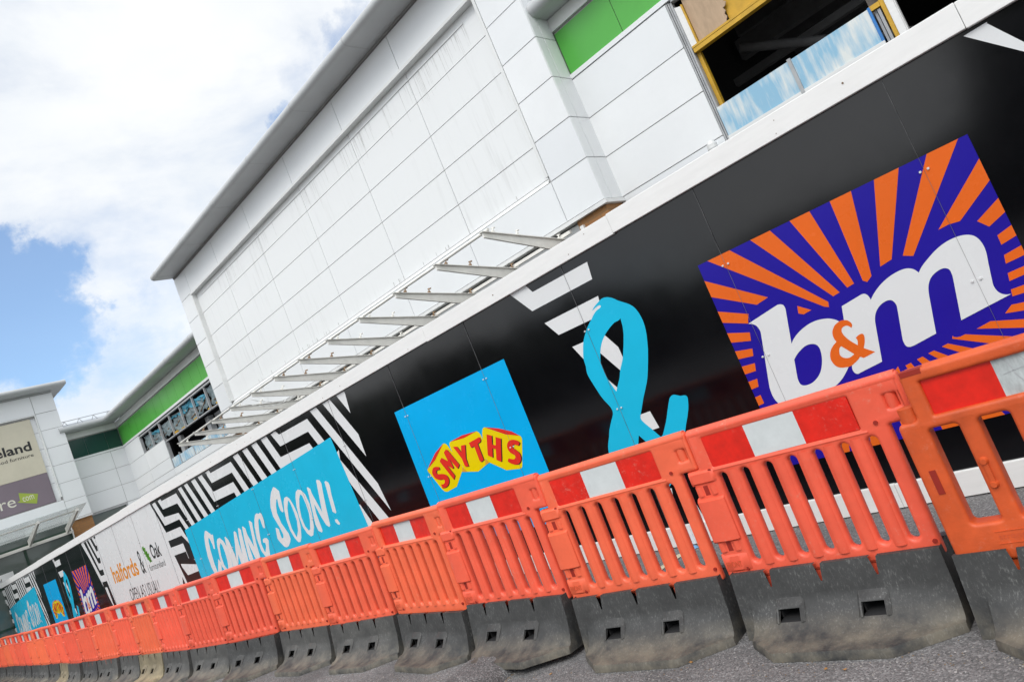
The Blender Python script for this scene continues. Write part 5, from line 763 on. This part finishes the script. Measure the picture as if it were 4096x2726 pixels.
MB().box((X2-0.03, 6.9, 6.075), (X2+0.014, YL, 6.275)).build('fascia', M['clad_trim'], shop, xf=wing)
def eave_y(name, x_wall, x_tip, z, ya, yb, parent, th=0.17):
    pr = [(2*x_wall-(p[0]-0), p[1]) for p in eave_profile(x_wall, x_wall-(x_tip-x_wall), z, th)]
    return MB().prism(pr, 'y', ya, yb).build(name, M['eave'], parent, sharp=50, xf=wing)
eave_y('wall_eave', X2, -26.2, 6.285, 6.9, 8.69, shop, 0.18)
MB().box((X2-0.02, 7.0, 3.05), (X2-0.0, 7.04, 3.5)).box((X2-0.03, 8.2, 0), (X2+0.01, 8.25, 3.5)).box((X2-0.03, 7.04, 3.44), (X2+0.01, 8.2, 3.5)).build('window_frame', M['alu'], shop, xf=wing)
MB().box((X2-0.04, 7.04, 0), (X2-0.03, 8.2, 3.45)).build('window_glass', M['glass'], shop, xf=wing)
# roof safety rail
rl = MB().tube((-26.45, 6.9, 6.66), (-26.45, 9.0, 6.66), 0.012, n=6)
for yy in (7.15, 7.6, 8.05, 8.5): rl.tube((-26.45, yy, 6.66), (-26.45, yy-0.09, 6.5), 0.010, n=5).tube((-26.45, yy, 6.66), (-26.45, yy+0.09, 6.5), 0.010, n=5)
rl.build('roof_rail', M['alu'], shop, xf=wing)
# sign tower
YC = 7.05
mb = MB()
ft = lambda u0, u1, v0, v1: ((X1-0.02, u0, v0), (X1, u1, v1))
cells(mb, [6.418, YC], ZJ, ft); cells(mb, [-3.0, -0.4, 1.6, 3.2, 4.82, 6.418], [7.09, 7.70], ft); cells(mb, [-3.0, 6.418], [3.51, 4.19], ft)
cells(mb, [X2+0.01, X1-0.012], ZJ, lambda u0, u1, v0, v1: ((u0, YC-0.02, v0), (u1, YC, v1)))
mb.build('tower_cladding', M['clad'], shop, bevel=0.0025, xf=wing)
mb = MB().box((X1-0.10, -3, 7.0), (X1-0.0145, YC-0.015, 7.8)).box((X1-0.10, 6.40, 3.5), (X1-0.0145, YC-0.015, 7.8)).box((X1-0.10, -3, 3.5), (X1-0.0145, 6.40, 4.2)).box((X1-0.2, -3, 4.1), (X1-0.1, 6.5, 7.1)).box((X2+0.005, YC-0.1, 3.5), (X1-0.05, YC-0.0145, 7.8))
mb.build('joint_backing', M['joint'], shop, xf=wing)
mb = MB(); cells(mb, [-3, 6.24, 6.385], [4.20, 4.80, 5.38, 5.95, 6.5, 7.05], lambda u0, u1, v0, v1: ((X1-0.099, u0, v0), (X1-0.08, u1, v1)))
mb.build('sign_bay_cladding', M['clad'], shop, xf=wing)
MB().box((X1-0.1, -3, 7.05), (X1+0.025, 6.41, 7.085)).box((X1-0.1, 6.375, 4.3), (X1+0.02, 6.412, 7.05)).box((X1-0.1, -3, 3.45), (X1+0.015, YC+0.01, 3.503)).build('trim', M['clad_trim'], shop, xf=wing)
sg = MB().box((X1-0.08, -3, 5.19), (X1-0.03, 6.236, 6.99)).build('sign_board', M['beige'], shop, xf=wing, bevel=0.004)
onx = lambda off: (lambda u, v: (X1+off, u, v))
mb = MB(); text_into(mb, 'Oak furnitureland', 2.62, 6.045, 5.995, 6.305, onx(-0.026), bold=0.022); mb.build('lettering', M['ink'], sg, xf=wing)
mb = MB(); text_into(mb, 'hardwood furniture', 4.60, 6.035, 5.80, 5.905, onx(-0.026)); mb.build('lettering', M['ink'], sg, xf=wing)
sg2 = MB().box((X1-0.08, -3, 4.215), (X1-0.028, 6.226, 5.182)).build('sign_board', M['mauve'], shop, xf=wing, bevel=0.004)
mb = MB(); text_into(mb, 're', 4.80, 5.21, 4.43, 4.665, onx(-0.024)); mb.build('lettering', M['cream'], sg2, xf=wing)
tg = MB(); tg.fill([[(5.255, 4.545), (5.33, 4.57), (5.35, 4.81), (5.825, 4.615), (5.72, 4.33), (5.29, 4.52)]], onx(-0.024))
tg2 = tg.build('tag', M['lime'], sg2, xf=wing)
mb = MB(); text_into(mb, 'com', 5.40, 5.70, 4.50, 4.64, onx(-0.0225)); mb.build('lettering', M['cream'], sg2, xf=wing)
MB().box((X1-0.1, -3, 7.706), (X1-0.004, YC-0.004, 7.768)).build('eave_bead', M['soffit'], shop, xf=wing)
eo = eave_y('tower_eave', X1, -25.78, 7.77, -3, 7.40, shop, 0.15)
MB().box((X1-1.5, YC-1.0, 7.775), (X1, YC+0.34, 7.90)).build('eave_return', M['eave'], shop, xf=wing)
MB().box((X1-0.30, 6.40, 0), (X1-0.04, YC-0.02, 3.45)).box((X1-0.45, YC-0.3, 0), (X1-0.30, YC-0.02, 3.45)).build('brick_pier', M['brick'], shop, xf=wing)
MB().tube((X1-0.0, 6.37, 0), (X1-0.0, 6.37, 3.42), 0.022, n=8).build('downpipe', M['clad_trim'], shop, xf=wing)
mb = MB()
mb.box((X1-0.06, -3, 3.10), (X1+0.02, 6.40, 3.19))
mb.build('shopfront_head', M['steel_white'], shop, xf=wing)
mb = MB()
for yy in (-1.0, 0.2, 1.4, 2.6, 3.8, 5.05, 6.32): mb.box((X1-0.09, yy-0.035, 0), (X1-0.02, yy+0.035, 3.10))
mb.box((X1-0.09, -3, 3.19), (X1-0.03, 6.4, 3.25)).box((X1-0.09, -3, 1.05), (X1-0.02, 4.6, 1.11)).box((X1-0.09, -3, 2.2), (X1-0.03, 6.4, 2.26))
mb.build('shopfront_frame', M['frame_green'], shop, xf=wing)
MB().box((X1-0.07, -3, 0), (X1-0.055, 6.32, 3.45)).build('shopfront_glass', M['glass'], shop, xf=wing)
ds = MB().box((X1-0.05, 3.4, 2.27), (X1-0.01, 4.62, 2.62)).build('door_sign', M['clad_trim'], shop, xf=wing)
mb = MB(); text_into(mb, 'furnitureland', 3.55, 4.30, 2.40, 2.52, onx(-0.008)); mb.build('lettering', M['ink'], ds, xf=wing)
# glass canopy over the shopfront
cn = MB().tube((-24.72, -1, 3.60), (-24.72, 6.28, 3.60), 0.022, n=8)
cn2 = cn.build('canopy_frame', M['steel_white'], shop, xf=wing)
for yy in (6.236, 5.21, 4.18, 3.15, 2.1):
    mb = MB().hexa([(X1, yy-0.03, 3.13), (-24.5, yy-0.03, 3.555), (-24.5, yy+0.03, 3.555), (X1, yy+0.03, 3.13), (X1, yy-0.03, 3.32), (-24.5, yy-0.03, 3.635), (-24.5, yy+0.03, 3.635), (X1, yy+0.03, 3.32)])
    mb.build('canopy_beam', M['steel_white'], cn2, xf=wing)
MB().hexa([(X1+0.1, -1, 3.40), (-24.45, -1, 3.70), (-24.45, 6.5, 3.70), (X1+0.1, 6.5, 3.40), (X1+0.1, -1, 3.414), (-24.45, -1, 3.714), (-24.45, 6.5, 3.714), (X1+0.1, 6.5, 3.414)]).build('canopy_glass', M['canopy_glass'], cn2, xf=wing)

# ------------------------------------------------------------------ barriers
def curve_panel(outline, holes, ext, bev, corner):
    cu = bpy.data.curves.new('panel_outline', 'CURVE'); cu.dimensions = '2D'; cu.fill_mode = 'BOTH'
    cu.extrude = ext; cu.bevel_depth = bev; cu.bevel_resolution = 3; cu.offset = -bev*0.85
    for lp in [outline]+holes:
        s = cu.splines.new('POLY'); s.points.add(len(lp)-1); s.use_cyclic_u = True
        for p, c in zip(s.points, lp): p.co = (c[0], c[1], 0, 1)
    o = bpy.data.objects.new('panel_outline', cu); C.objects.link(o)
    dg = bpy.context.evaluated_depsgraph_get(); dg.update()
    me = bpy.data.meshes.new_from_object(o.evaluated_get(dg))
    bpy.data.objects.remove(o); bpy.data.curves.remove(cu)
    bm = bmesh.new(); bm.from_mesh(me); bpy.data.meshes.remove(me)
    bmesh.ops.remove_doubles(bm, verts=bm.verts[:], dist=1e-5)
    for v in bm.verts: v.co = (v.co.x, v.co.z+ext+bev, v.co.y)       # stand it up, front face at y = 0
    return bm
def stadium(x0, x1, z0, z1, n=6, r=None):
    r = (x1-x0)/2 if r is None else r; out = []
    for (cx, cz, a0) in ((x1-r, z1-r, 0), (x0+r, z1-r, 90), (x0+r, z0+r, 180), (x1-r, z0+r, 270)):
        for k in range(n+1):
            a = R(a0+90*k/n); out.append((cx+r*math.cos(a), cz+r*math.sin(a)))
    return out
def rounded(pts, r, n=4):
    out = []; k = len(pts)
    for i in range(k):
        p, a, b = Vector(pts[i]), Vector(pts[i-1]), Vector(pts[(i+1) % k])
        d1 = (a-p); d2 = (b-p); rr = min(r, d1.length*0.45, d2.length*0.45)
        s = p+d1.normalized()*rr; e = p+d2.normalized()*rr
        for j in range(n+1):
            t = j/n; q = s*(1-t)**2+p*2*t*(1-t)+e*t*t; out.append((q.x, q.y))
    return out
def finish(bm, name, mats, sharp=40):
    bmesh.ops.recalc_face_normals(bm, faces=bm.faces[:])
    for f in bm.faces: f.smooth = True
    for e in bm.edges:
        if len(e.link_faces) == 2 and e.calc_face_angle(0) > R(sharp): e.smooth = False
    me = bpy.data.meshes.new(name); bm.to_mesh(me); bm.free()
    for m_ in mats: me.materials.append(m_)
    return me
SLOT = [0.108+0.1155*k for k in range(7)]
outl = rounded([(0.0, 0.968), (0.0, 0.785), (-0.070, 0.785), (-0.070, 0.72), (-0.056, 0.72), (-0.056, 0.655), (-0.070, 0.655), (-0.070, 0.44), (-0.056, 0.44), (-0.056, 0.375), (-0.068, 0.375), (-0.068, 0.25), (0.882, 0.25), (0.882, 0.782), (0.982, 0.782), (0.982, 0.968)], 0.012)
holes = [stadium(c-0.0225, c+0.0225, 0.322, 0.752) for c in SLOT]
holes.append(rounded([(0.078, 0.785), (0.775, 0.785), (0.775, 0.928), (0.078, 0.928)], 0.008)[::-1])
holes.append(rounded([(0.905, 0.838), (0.955, 0.838), (0.955, 0.895), (0.905, 0.895)], 0.006)[::-1])
bm = curve_panel(outl, holes, 0.007, 0.017, 0)
w_ = MB(); w_.bm = bm; w_.mats = [M['orange'], M['orange_dk']]
for k in range(6):                                               # round ribs between the slots
    c = (SLOT[k]+SLOT[k+1])/2
    w_.tube((c, 0.023, 0.31), (c, 0.023, 0.757), 0.0335, n=14, m=M['orange'], cap=False)
w_.tube((0.925, 0.028, 0.80), (0.925, 0.028, 0.93), 0.024, n=14, m=M['orange'])
def bulge(x0, x1, z0, z1, d, m_):                                 # shallow half round boss with chamfered ends
    k = 12; prof = [((x0+x1)/2-(x1-x0)/2*math.cos(math.pi*q/k), 0.004-d*math.sin(math.pi*q/k)**0.6) for q in range(k+1)]
    rows = []
    for z, f in ((z0-0.012, 0.05), (z0, 1.0), (z1, 1.0), (z1+0.012, 0.05)): rows.append([w_.bm.verts.new((p[0], 0.004+(p[1]-0.004)*f, z)) for p in prof])
    ii = w_.mi(m_)
    for a in range(3):
        for q in range(k): w_.bm.faces.new((rows[a][q], rows[a][q+1], rows[a+1][q+1], rows[a+1][q])).material_index = ii
bulge(-0.070, 0.078, 0.445, 0.640, 0.026, M['orange']); bulge(-0.066, 0.076, 0.728, 0.772, 0.016, M['orange']); bulge(-0.064, 0.076, 0.30, 0.365, 0.012, M['orange'])
for z0 in (0.390, 0.664):
    for xx in (-0.036, 0.040): w_.tube((xx, 0.012, z0), (xx, 0.012, z0+0.046), 0.022, n=10, m=M['orange'], cap=False)
    w_.box((-0.010, -0.0012, z0), (0.014, 0.004, z0+0.046), M['orange_dk'])  # dark block painted for the shade of a small square pocket
# lower and upper beads, raised dark discs painted as shaded holes
w_.tube((0.05, 0.006, 0.772), (0.80, 0.006, 0.772), 0.009, n=8, m=M['orange']).tube((0.01, 0.024, 0.952), (0.975, 0.024, 0.952), 0.026, n=12, m=M['orange'])
for hx, hz in ((SLOT[1]+0.052, 0.728), (SLOT[4]+0.058, 0.728), (SLOT[1]+0.055, 0.345), (SLOT[4]+0.058, 0.345), (0.058, 0.775), (0.842, 0.80), (0.05, 0.30), (0.868, 0.31)):
    w_.tube((hx, -0.0065, hz), (hx, 0.004, hz), 0.0085, n=10, m=M['orange_dk'])
for tx in (0.153, 0.391, 0.630): w_.box((tx-0.035, 0.006, 0.195), (tx+0.035, 0.05, 0.30), M['orange'])
text_into(w_, 'FRONT', -0.045, 0.035, 0.315, 0.342, lambda u, v: (u, -0.012, v), M['orange_letter'])
panel_me = finish(w_.bm, 'panel', w_.mats)
def strip_mesh(x0, xa, xb, x1, z0, z1, y, wm):
    s = MB()
    s.box((x0, y, z0), (xa, y+0.01, z1), M['sred']).box((xa, y, z0), (xb, y+0.01, z1), wm).box((xb, y, z0), (x1, y+0.01, z1), M['sred'])
    return s.mesh(None, 'reflective_strip')
strip_me = strip_mesh(0.074, 0.305, 0.548, 0.779, 0.782, 0.931, 0.0145, M['swhite'])
# rubber foot
def foot_mesh(holed=True):
    xs = [-0.040, 0.0, 0.03]; sl = [0.153, 0.391, 0.630]; hl = [(0.168, 0.266), (0.535, 0.626)]
    marks = sorted(set([-0.040, -0.02, 0.018, 0.022, 0.06, 0.10, 0.135, 0.168, 0.22, 0.266, 0.30, 0.34, 0.376, 0.406, 0.45, 0.49, 0.535, 0.58, 0.626, 0.66, 0.70, 0.74, 0.78, 0.82, 0.86, 0.882, 0.890]))
    sltcols = {}
    cols = []
    for x_ in marks: cols.append(x_)
    for s in sl:
        cols = [c for c in cols if abs(c-s) > 0.016]; cols += [s-0.0131, s+0.0131]
    for h in hl: cols += [q for q in h if q not in cols]
    cols = sorted(set(cols))
    rows = [0.292, 0.262, 0.222, 0.18, 0.155, 0.134, 0.110, 0.088, 0.070, 0.057, 0.048, 0.042, 0.038, 0.0365, 0.020, 0.0]
    def toe(x_):
        if x_ < 0.02: return 0.0
        if x_ < 0.17: return 0.085+0.14*((x_-0.02)/0.15)
        if x_ < 0.655: return 0.225
        return 0.225*(1-(x_-0.655)/0.235*0.82)
    def yz(x_, z):
        t = toe(x_); y = -0.032-(0.292-z)*0.15
        f = 1-max(0.0, min(1.0, (z-0.0365)/0.1185))**(1/3.0)
        if z < 0.03: f = 1.0; y -= 0.004 if z > 0.01 else 0.002
        return y-t*f*0.93
    b = bmesh.new(); g = {}
    for i, x_ in enumerate(cols):
        for j, z in enumerate(rows):
            xx = x_
            for s in sl:
                if abs(abs(x_-s)-0.0131) < 1e-6:
                    sg_ = 1 if x_ > s else -1; f = {0: 1.25, 1: 0.75, 2: 0.30}.get(j, 0.9); xx = s+sg_*0.0131*f
            # feet taper slightly inwards towards the top
            xx += 0.012*(0.5-(x_+0.04)/0.9)*(z/0.292)
            g[i, j] = b.verts.new((xx, yz(x_, z), z if j < len(rows)-1 else 0.001))
    for i in range(len(cols)-1):
        xm = (cols[i]+cols[i+1])/2
        for j in range(len(rows)-1):
            zm = (rows[j]+rows[j+1])/2
            if any(abs(xm-s) < 0.012 for s in sl) and j < 2: continue
            if any(h[0] < xm < h[1] for h in hl) and 0.088 < zm < 0.134: continue
            b.faces.new((g[i, j], g[i, j+1], g[i+1, j+1], g[i+1, j]))
    # top, sides, back
    n = len(cols); back = [b.verts.new((cols[i], 0.105, 0.292)) for i in range(n)]; mid = [b.verts.new((g[i, 0].co.x, -0.004, 0.290)) for i in range(n)]
    for i in range(n-1):
        xm = (cols[i]+cols[i+1])/2
        if not any(abs(xm-s) < 0.012 for s in sl): b.faces.new((g[i, 0], g[i+1, 0], mid[i+1], mid[i]))
    for e in (0, n-1):
        xe = g[e, 0].co.x; xb_ = g[e, len(rows)-1].co.x
        side = [b.verts.new((xe, 0.10, 0.292)), b.verts.new((xe, 0.13, 0.27)), b.verts.new((xb_, 0.20, 0.12)), b.verts.new((xb_, 0.34, 0.03)), b.verts.new((xb_, 0.34, 0.001))]
        b.faces.new([g[e, j] for j in range(len(rows))]+side[::-1])
    w = MB(); w.bm = b; w.mats = [M['rubber'], M['dark']]
    xL, xR = cols[0], cols[-1]
    # back slope, top behind the panel
    w.hexa([(xL+0.004, 0.085, 0.0), (xR-0.004, 0.085, 0.0), (xR-0.004, 0.335, 0.0), (xL+0.004, 0.335, 0.0), (xL+0.004, 0.085, 0.291), (xR-0.004, 0.085, 0.291), (xR-0.004, 0.13, 0.291), (xL+0.004, 0.13, 0.291)], M['rubber'])
    w.box((xL+0.01, 0.018, 0.002), (xR-0.01, 0.084, 0.19), M['dark'])
    # slit and pocket linings, their shade painted in as near-black
    for h in hl:
        hx0, hx1 = h
        for z in (0.088, 0.134):
            y = yz(hx0+0.01, z); 
            w.box((hx0-0.002, y+0.001, z-0.003 if z < 0.1 else z), (hx1+0.002, 0.017, z if z < 0.1 else z+0.003), M['dark'])
        for xx in (hx0, hx1): w.box((xx-0.003, yz(xx, 0.134)+0.002, 0.088), (xx+0.003, 0.017, 0.134), M['dark'])
        # moulded rim round each pocket
        z0, z1 = 0.088, 0.134
        def P_(x_, z, up): return w.bm.verts.new((x_, yz(min(max(x_, hx0), hx1), z)-up, z))
        ring_ = []
        for off, tp, up in ((0.0, 0.0, -0.002), (0.001, 0.001, 0.018), (0.008, 0.014, 0.023), (0.020, 0.036, 0.001)):
            ring_.append([P_(hx0-off, z0, up*0.4), P_(hx0-off*0.85, z1+tp*0.6, up), P_(hx0-off*0.4, z1+tp, up), P_(hx1+off*0.4, z1+tp, up), P_(hx1+off*0.95, z1+tp*0.6, up), P_(hx1+off*1.1, z0, up*0.4)])
        for a_ in range(3):
            for q in range(5): w.bm.faces.new((ring_[a_][q], ring_[a_][q+1], ring_[a_+1][q+1], ring_[a_+1][q])).material_index = 0
    return finish(w.bm, 'rubber_foot', w.mats, 48)
foot_me = foot_mesh()
JP = [(-0.9065,2.9212,0.9550),(-1.8901,2.9263,0.9621),(-2.8745,2.8845,0.9944),(-3.8566,2.9165,1.0051),(-4.8330,3.0145,0.9774),(-5.8161,2.9888,0.9740),(-6.7993,2.9978,0.9954),(-7.7781,2.8877,0.9895),(-8.7614,2.8534,0.9829),(-9.7442,2.8743,0.9718),(-10.7267,2.9021,0.9722),(-11.7090,2.9280,0.9861),(-12.6917,2.9031,0.9752),(-13.6743,2.9114,0.9814),(-14.6566,2.9322,0.9783),(-15.6362,3.0051,0.9668),(-16.6179,3.0434,0.9735),(-17.6005,3.0621,0.9668),(-18.5822,3.1085,0.9740),(-19.5639,3.1614,0.9820),(-20.5462,3.2074,0.9817),(-21.5283,3.2650,0.9916),(-22.5122,3.2963,0.9840),(-23.4962,3.3163,0.9750),(-24.4802,3.3363,0.9750)]
names_behind = ['before large sunburst sign', 'before cyan ampersand', 'before toy shop sign', 'before black sheet', 'before the exclamation mark', 'before announcement panel middle', 'before announcement panel letters', 'before announcement panel end', 'before zigzag print', 'before white panel edge', 'before white panel lettering', 'before white panel middle', 'before far stripes', 'before small sunburst', 'before small ampersand', 'before far toy sign', 'before far striped strip', 'before far blue panel', 'before far blue lettering', 'before far panel end', 'before hoarding end', 'before dark shopfront', 'before far shopfront', 'before last shopfront']
def set_mat(o, m):
    if o.material_slots: o.material_slots[0].link = 'OBJECT'; o.material_slots[0].material = m
ordw = ['first', 'second', 'third', 'fourth', 'fifth', 'sixth', 'seventh', 'eighth', 'ninth', 'tenth', 'eleventh', 'twelfth', 'thirteenth', 'fourteenth', 'fifteenth', 'sixteenth', 'seventeenth', 'eighteenth', 'nineteenth', 'twentieth', 'twenty-first', 'twenty-second', 'twenty-third', 'twenty-fourth', 'twenty-fifth', 'twenty-sixth', 'twenty-seventh', 'twenty-eighth']
GRP = 'orange barriers in a row along the hoarding'
first = None
def copy_tree(o, parent=None):
    c = o.copy(); C.objects.link(c)
    if parent is not None: c.parent = parent
    for ch in list(o.children): copy_tree(ch, c)
    return c
for i in range(len(JP)-1):
    (xr_, yr_, zr_), (xl_, yl_, zl_) = JP[i], JP[i+1]
    if first is None:
        root = thing('pedestrian_barrier', 'x', 'barrier', (0, 0, 0), GRP); first = root
        link('panel', panel_me, root); link('reflective_strip', strip_me, root); link('rubber_foot', foot_me, root)
    else:
        root = copy_tree(first)
    root.name = 'pedestrian_barrier'
    rs = random.Random(i*13+1)
    root.location = (xl_, yl_, 0)
    root.rotation_euler = (0, 0, math.atan2(yr_-yl_, xr_-xl_))
    dz = max(0.0, min(0.035, (zr_+zl_)/2-0.968))
    for ch in root.children:
        if ch.name.startswith('rubber_foot'):
            ch.location = (rs.uniform(-0.008, 0.008), rs.uniform(-0.015, 0.01), 0.0)
            if i == 2: ch.location.z = 0.03; ch.rotation_euler = (R(-1.2), 0, R(-1.5))
            else: ch.rotation_euler = (0, 0, R(rs.uniform(-1.3, 1.3)))
            sh = 'tan' if i in (9, 14) else ('grey' if i in (4, 5, 7, 8, 10, 11, 13, 16) else 'black')
            if sh == 'tan': set_mat(ch, M['rubber_tan'])
            if sh == 'grey': set_mat(ch, M['rubber_grey'])
        else:
            ch.location.z = dz
            ch.rotation_euler = (R(-0.6+rs.uniform(-0.5, 0.5)), R(rs.uniform(-0.35, 0.35)), 0)
    ft = {'tan': 'sandy rubber foot', 'grey': 'grey dusty rubber foot', 'black': 'black rubber foot'}[sh]
    root['label'] = 'bright orange slatted barrier on %s, %s from right, %s' % (ft, ordw[i+1], names_behind[i])
    if i == 2: root['label'] = 'bright orange slatted barrier with tilted foot on the raised asphalt patch, fourth from right'
# older barrier with wide openings at the right end
old = thing('pedestrian_barrier', 'older dull orange barrier with wide openings and cracked white strip, rightmost in the row', 'barrier', (-0.858, 2.80, 0), GRP)
outl = rounded([(0.0, 0.968), (0.0, 0.785), (-0.074, 0.785), (-0.074, 0.25), (0.882, 0.25), (0.882, 0.785), (0.985, 0.785), (0.985, 0.968)], 0.02)
hs = [stadium(0.016+0.16*k, 0.118+0.16*k, 0.385, 0.752, r=0.018) for k in range(6)]
hs.append(rounded([(0.054, 0.792), (0.86, 0.792), (0.86, 0.925), (0.054, 0.925)], 0.008)[::-1])
bm = curve_panel(outl, hs, 0.026, 0.014, 0)
w_ = MB(); w_.bm = bm; w_.mats = [M['orange_old'], M['orange_dk']]
w_.tube((0.085, 0.034, 0.950), (0.975, 0.034, 0.950), 0.028, n=14, m=M['orange_old'])
w_.tube((-0.030, 0.04, 0.66), (-0.030, 0.04, 0.84), 0.034, n=14, m=M['orange_old'])
for tx in (0.103, 0.341, 0.58): w_.box((tx-0.035, 0.012, 0.195), (tx+0.035, 0.06, 0.30), M['orange_old'])
w_.box((0.006, -0.0015, 0.952), (0.078, 0.05, 0.9705), M['orange_dk'])
w_.box((0.118+0.020, -0.010, 0.525), (0.118+0.034, 0.01, 0.598), M['orange_old'])
for zz in (0.518, 0.602): w_.tube((0.1425, 0.0, zz), (0.1425, -0.014, zz), 0.016, 0.010, n=10, m=M['orange_old'])
w_.box((-0.038, -0.003, 0.515), (-0.016, 0.01, 0.605), M['orange_dk'])  # recess given only by its shade, painted as a raised dark block
text_into(w_, 'strongwall 1 metre', 0.085, 0.33, 0.318, 0.345, lambda u, v: (u, -0.0012, v), M['orange_letter'])
fr_ = [(0.075, 0.308, 0.34, 0.310), (0.075, 0.352, 0.34, 0.354)]
for a in fr_: w_.box((a[0], -0.0022, a[1]), (a[2], 0.004, a[3]), M['orange_old'])
link('panel', finish(w_.bm, 'panel', w_.mats), old)
# the last children keep local coordinates
sp_ = link('reflective_strip', strip_mesh(0.050, 0.285, 0.55, 0.864, 0.788, 0.929, 0.018, M['swhite_old']), old)
mb = MB(); rk = random.Random(4)
for (xa, za, xb, zb) in ((0.32, 0.925, 0.335, 0.885), (0.335, 0.885, 0.337, 0.862), (0.337, 0.862, 0.352, 0.83), (0.362, 0.927, 0.38, 0.89), (0.305, 0.868, 0.42, 0.885), (0.352, 0.83, 0.36, 0.80), (0.40, 0.92, 0.41, 0.87)):
    d = Vector((xb-xa, 0, zb-za)); nrm = Vector((-d.z, 0, d.x)).normalized()*rk.uniform(0.001, 0.0028)
    mb.bm.faces.new([mb.bm.verts.new(p) for p in ((xa-nrm.x, 0.0165, za-nrm.z), (xa+nrm.x, 0.0165, za+nrm.z), (xb+nrm.x, 0.0165, zb+nrm.z), (xb-nrm.x, 0.0165, zb-nrm.z))])
me = mb.mesh(M['alu'], 'crack'); link('crack', me, sp_)
ofoot = link('rubber_foot', foot_me, old)
for ch in list(old.children)+list(sp_.children): ch.location = (0, 0, 0)
for ch in first.children: pass
ofoot.location = (-0.05, 0.02, 0)
# ------------------------------------------------------------------ fallen leaves on the asphalt
lf = [(-1.39, 2.56, 'small curled brown leaf on the asphalt before the large black foot'), (-1.47, 2.57, 'tiny yellow leaf on the asphalt before the large black foot'), (-2.15, 2.665, 'dry brown leaf lying against the third barrier foot'), (-2.83, 2.72, 'small dark yellow leaf in the gap left of the third barrier foot'), (-3.02, 2.60, 'pale orange leaf flat on the asphalt beside the raised patch'), (-4.33, 2.80, 'orange leaf stuck to the toe of the fifth barrier foot')]
for k, (x_, y_, lab) in enumerate(lf):
    mb = MB(); r3 = random.Random(k); c = [(math.cos(t)*0.010*r3.uniform(0.6, 1.3), math.sin(t)*0.006*r3.uniform(0.6, 1.3)) for t in [2*math.pi*q/9 for q in range(9)]]
    cv = mb.bm.verts.new((0, 0, 0.008)); vs = [mb.bm.verts.new((a, b, 0.002+0.006*r3.random())) for a, b in c]
    for q in range(9): mb.bm.faces.new((cv, vs[q], vs[(q+1) % 9]))
    o = mb.build('fallen_leaf', M['dead']); o.location = (x_, y_, 0.001); o.rotation_euler = (0, 0, r3.uniform(0, 6)); tag(o, lab, 'leaf', 'leaves on the asphalt')
# loose grit swept up against the feet and the edge of the raised asphalt
mb = MB(); rg = random.Random(21); gm = [mat('pale grit', (0.30, 0.28, 0.25), 0.9, 0.2, 50), mat('brown grit', (0.20, 0.13, 0.07), 0.9, 0.2, 50), mat('dark grit', (0.05, 0.05, 0.05), 0.9, 0.2, 50)]
def pebble(x_, y_, r_, m_):
    i = mb.mi(m_); vs = [mb.bm.verts.new((x_+r_*rg.uniform(0.6, 1.2)*math.cos(a+rg.random()), y_+r_*rg.uniform(0.6, 1.2)*math.sin(a+rg.random()), 0.0005)) for a in (0, 1.6, 3.1, 4.7)]
    t = mb.bm.verts.new((x_, y_, r_*rg.uniform(0.5, 1.0)))
    for q in range(4): mb.bm.faces.new((vs[q], vs[(q+1) % 4], t)).material_index = i
for k in range(900):
    xx = -0.8-6.5*rg.random()**1.3; yy = 2.66+abs(rg.gauss(0, 0.06))-0.10*rg.random()
    pebble(xx, yy-0.05, rg.uniform(0.0015, 0.005), gm[0] if rg.random() < 0.5 else gm[1+int(rg.random()*2)])
for k in range(350):
    t = rg.random(); pebble(-3.40+0.14*t+abs(rg.gauss(0, 0.02)), 2.76-0.75*t, rg.uniform(0.002, 0.006), gm[1] if rg.random() < 0.7 else gm[0])
for k in range(500): pebble(rg.uniform(-5, 0.2), rg.uniform(2.2, 4.3), rg.uniform(0.0012, 0.004), gm[int(rg.random()*3)])
g_ = mb.build('grit', gm[0]); g_['kind'] = 'stuff'; g_['label'] = 'loose grit and crumbs scattered on the asphalt along the barrier feet'; g_['category'] = 'grit'
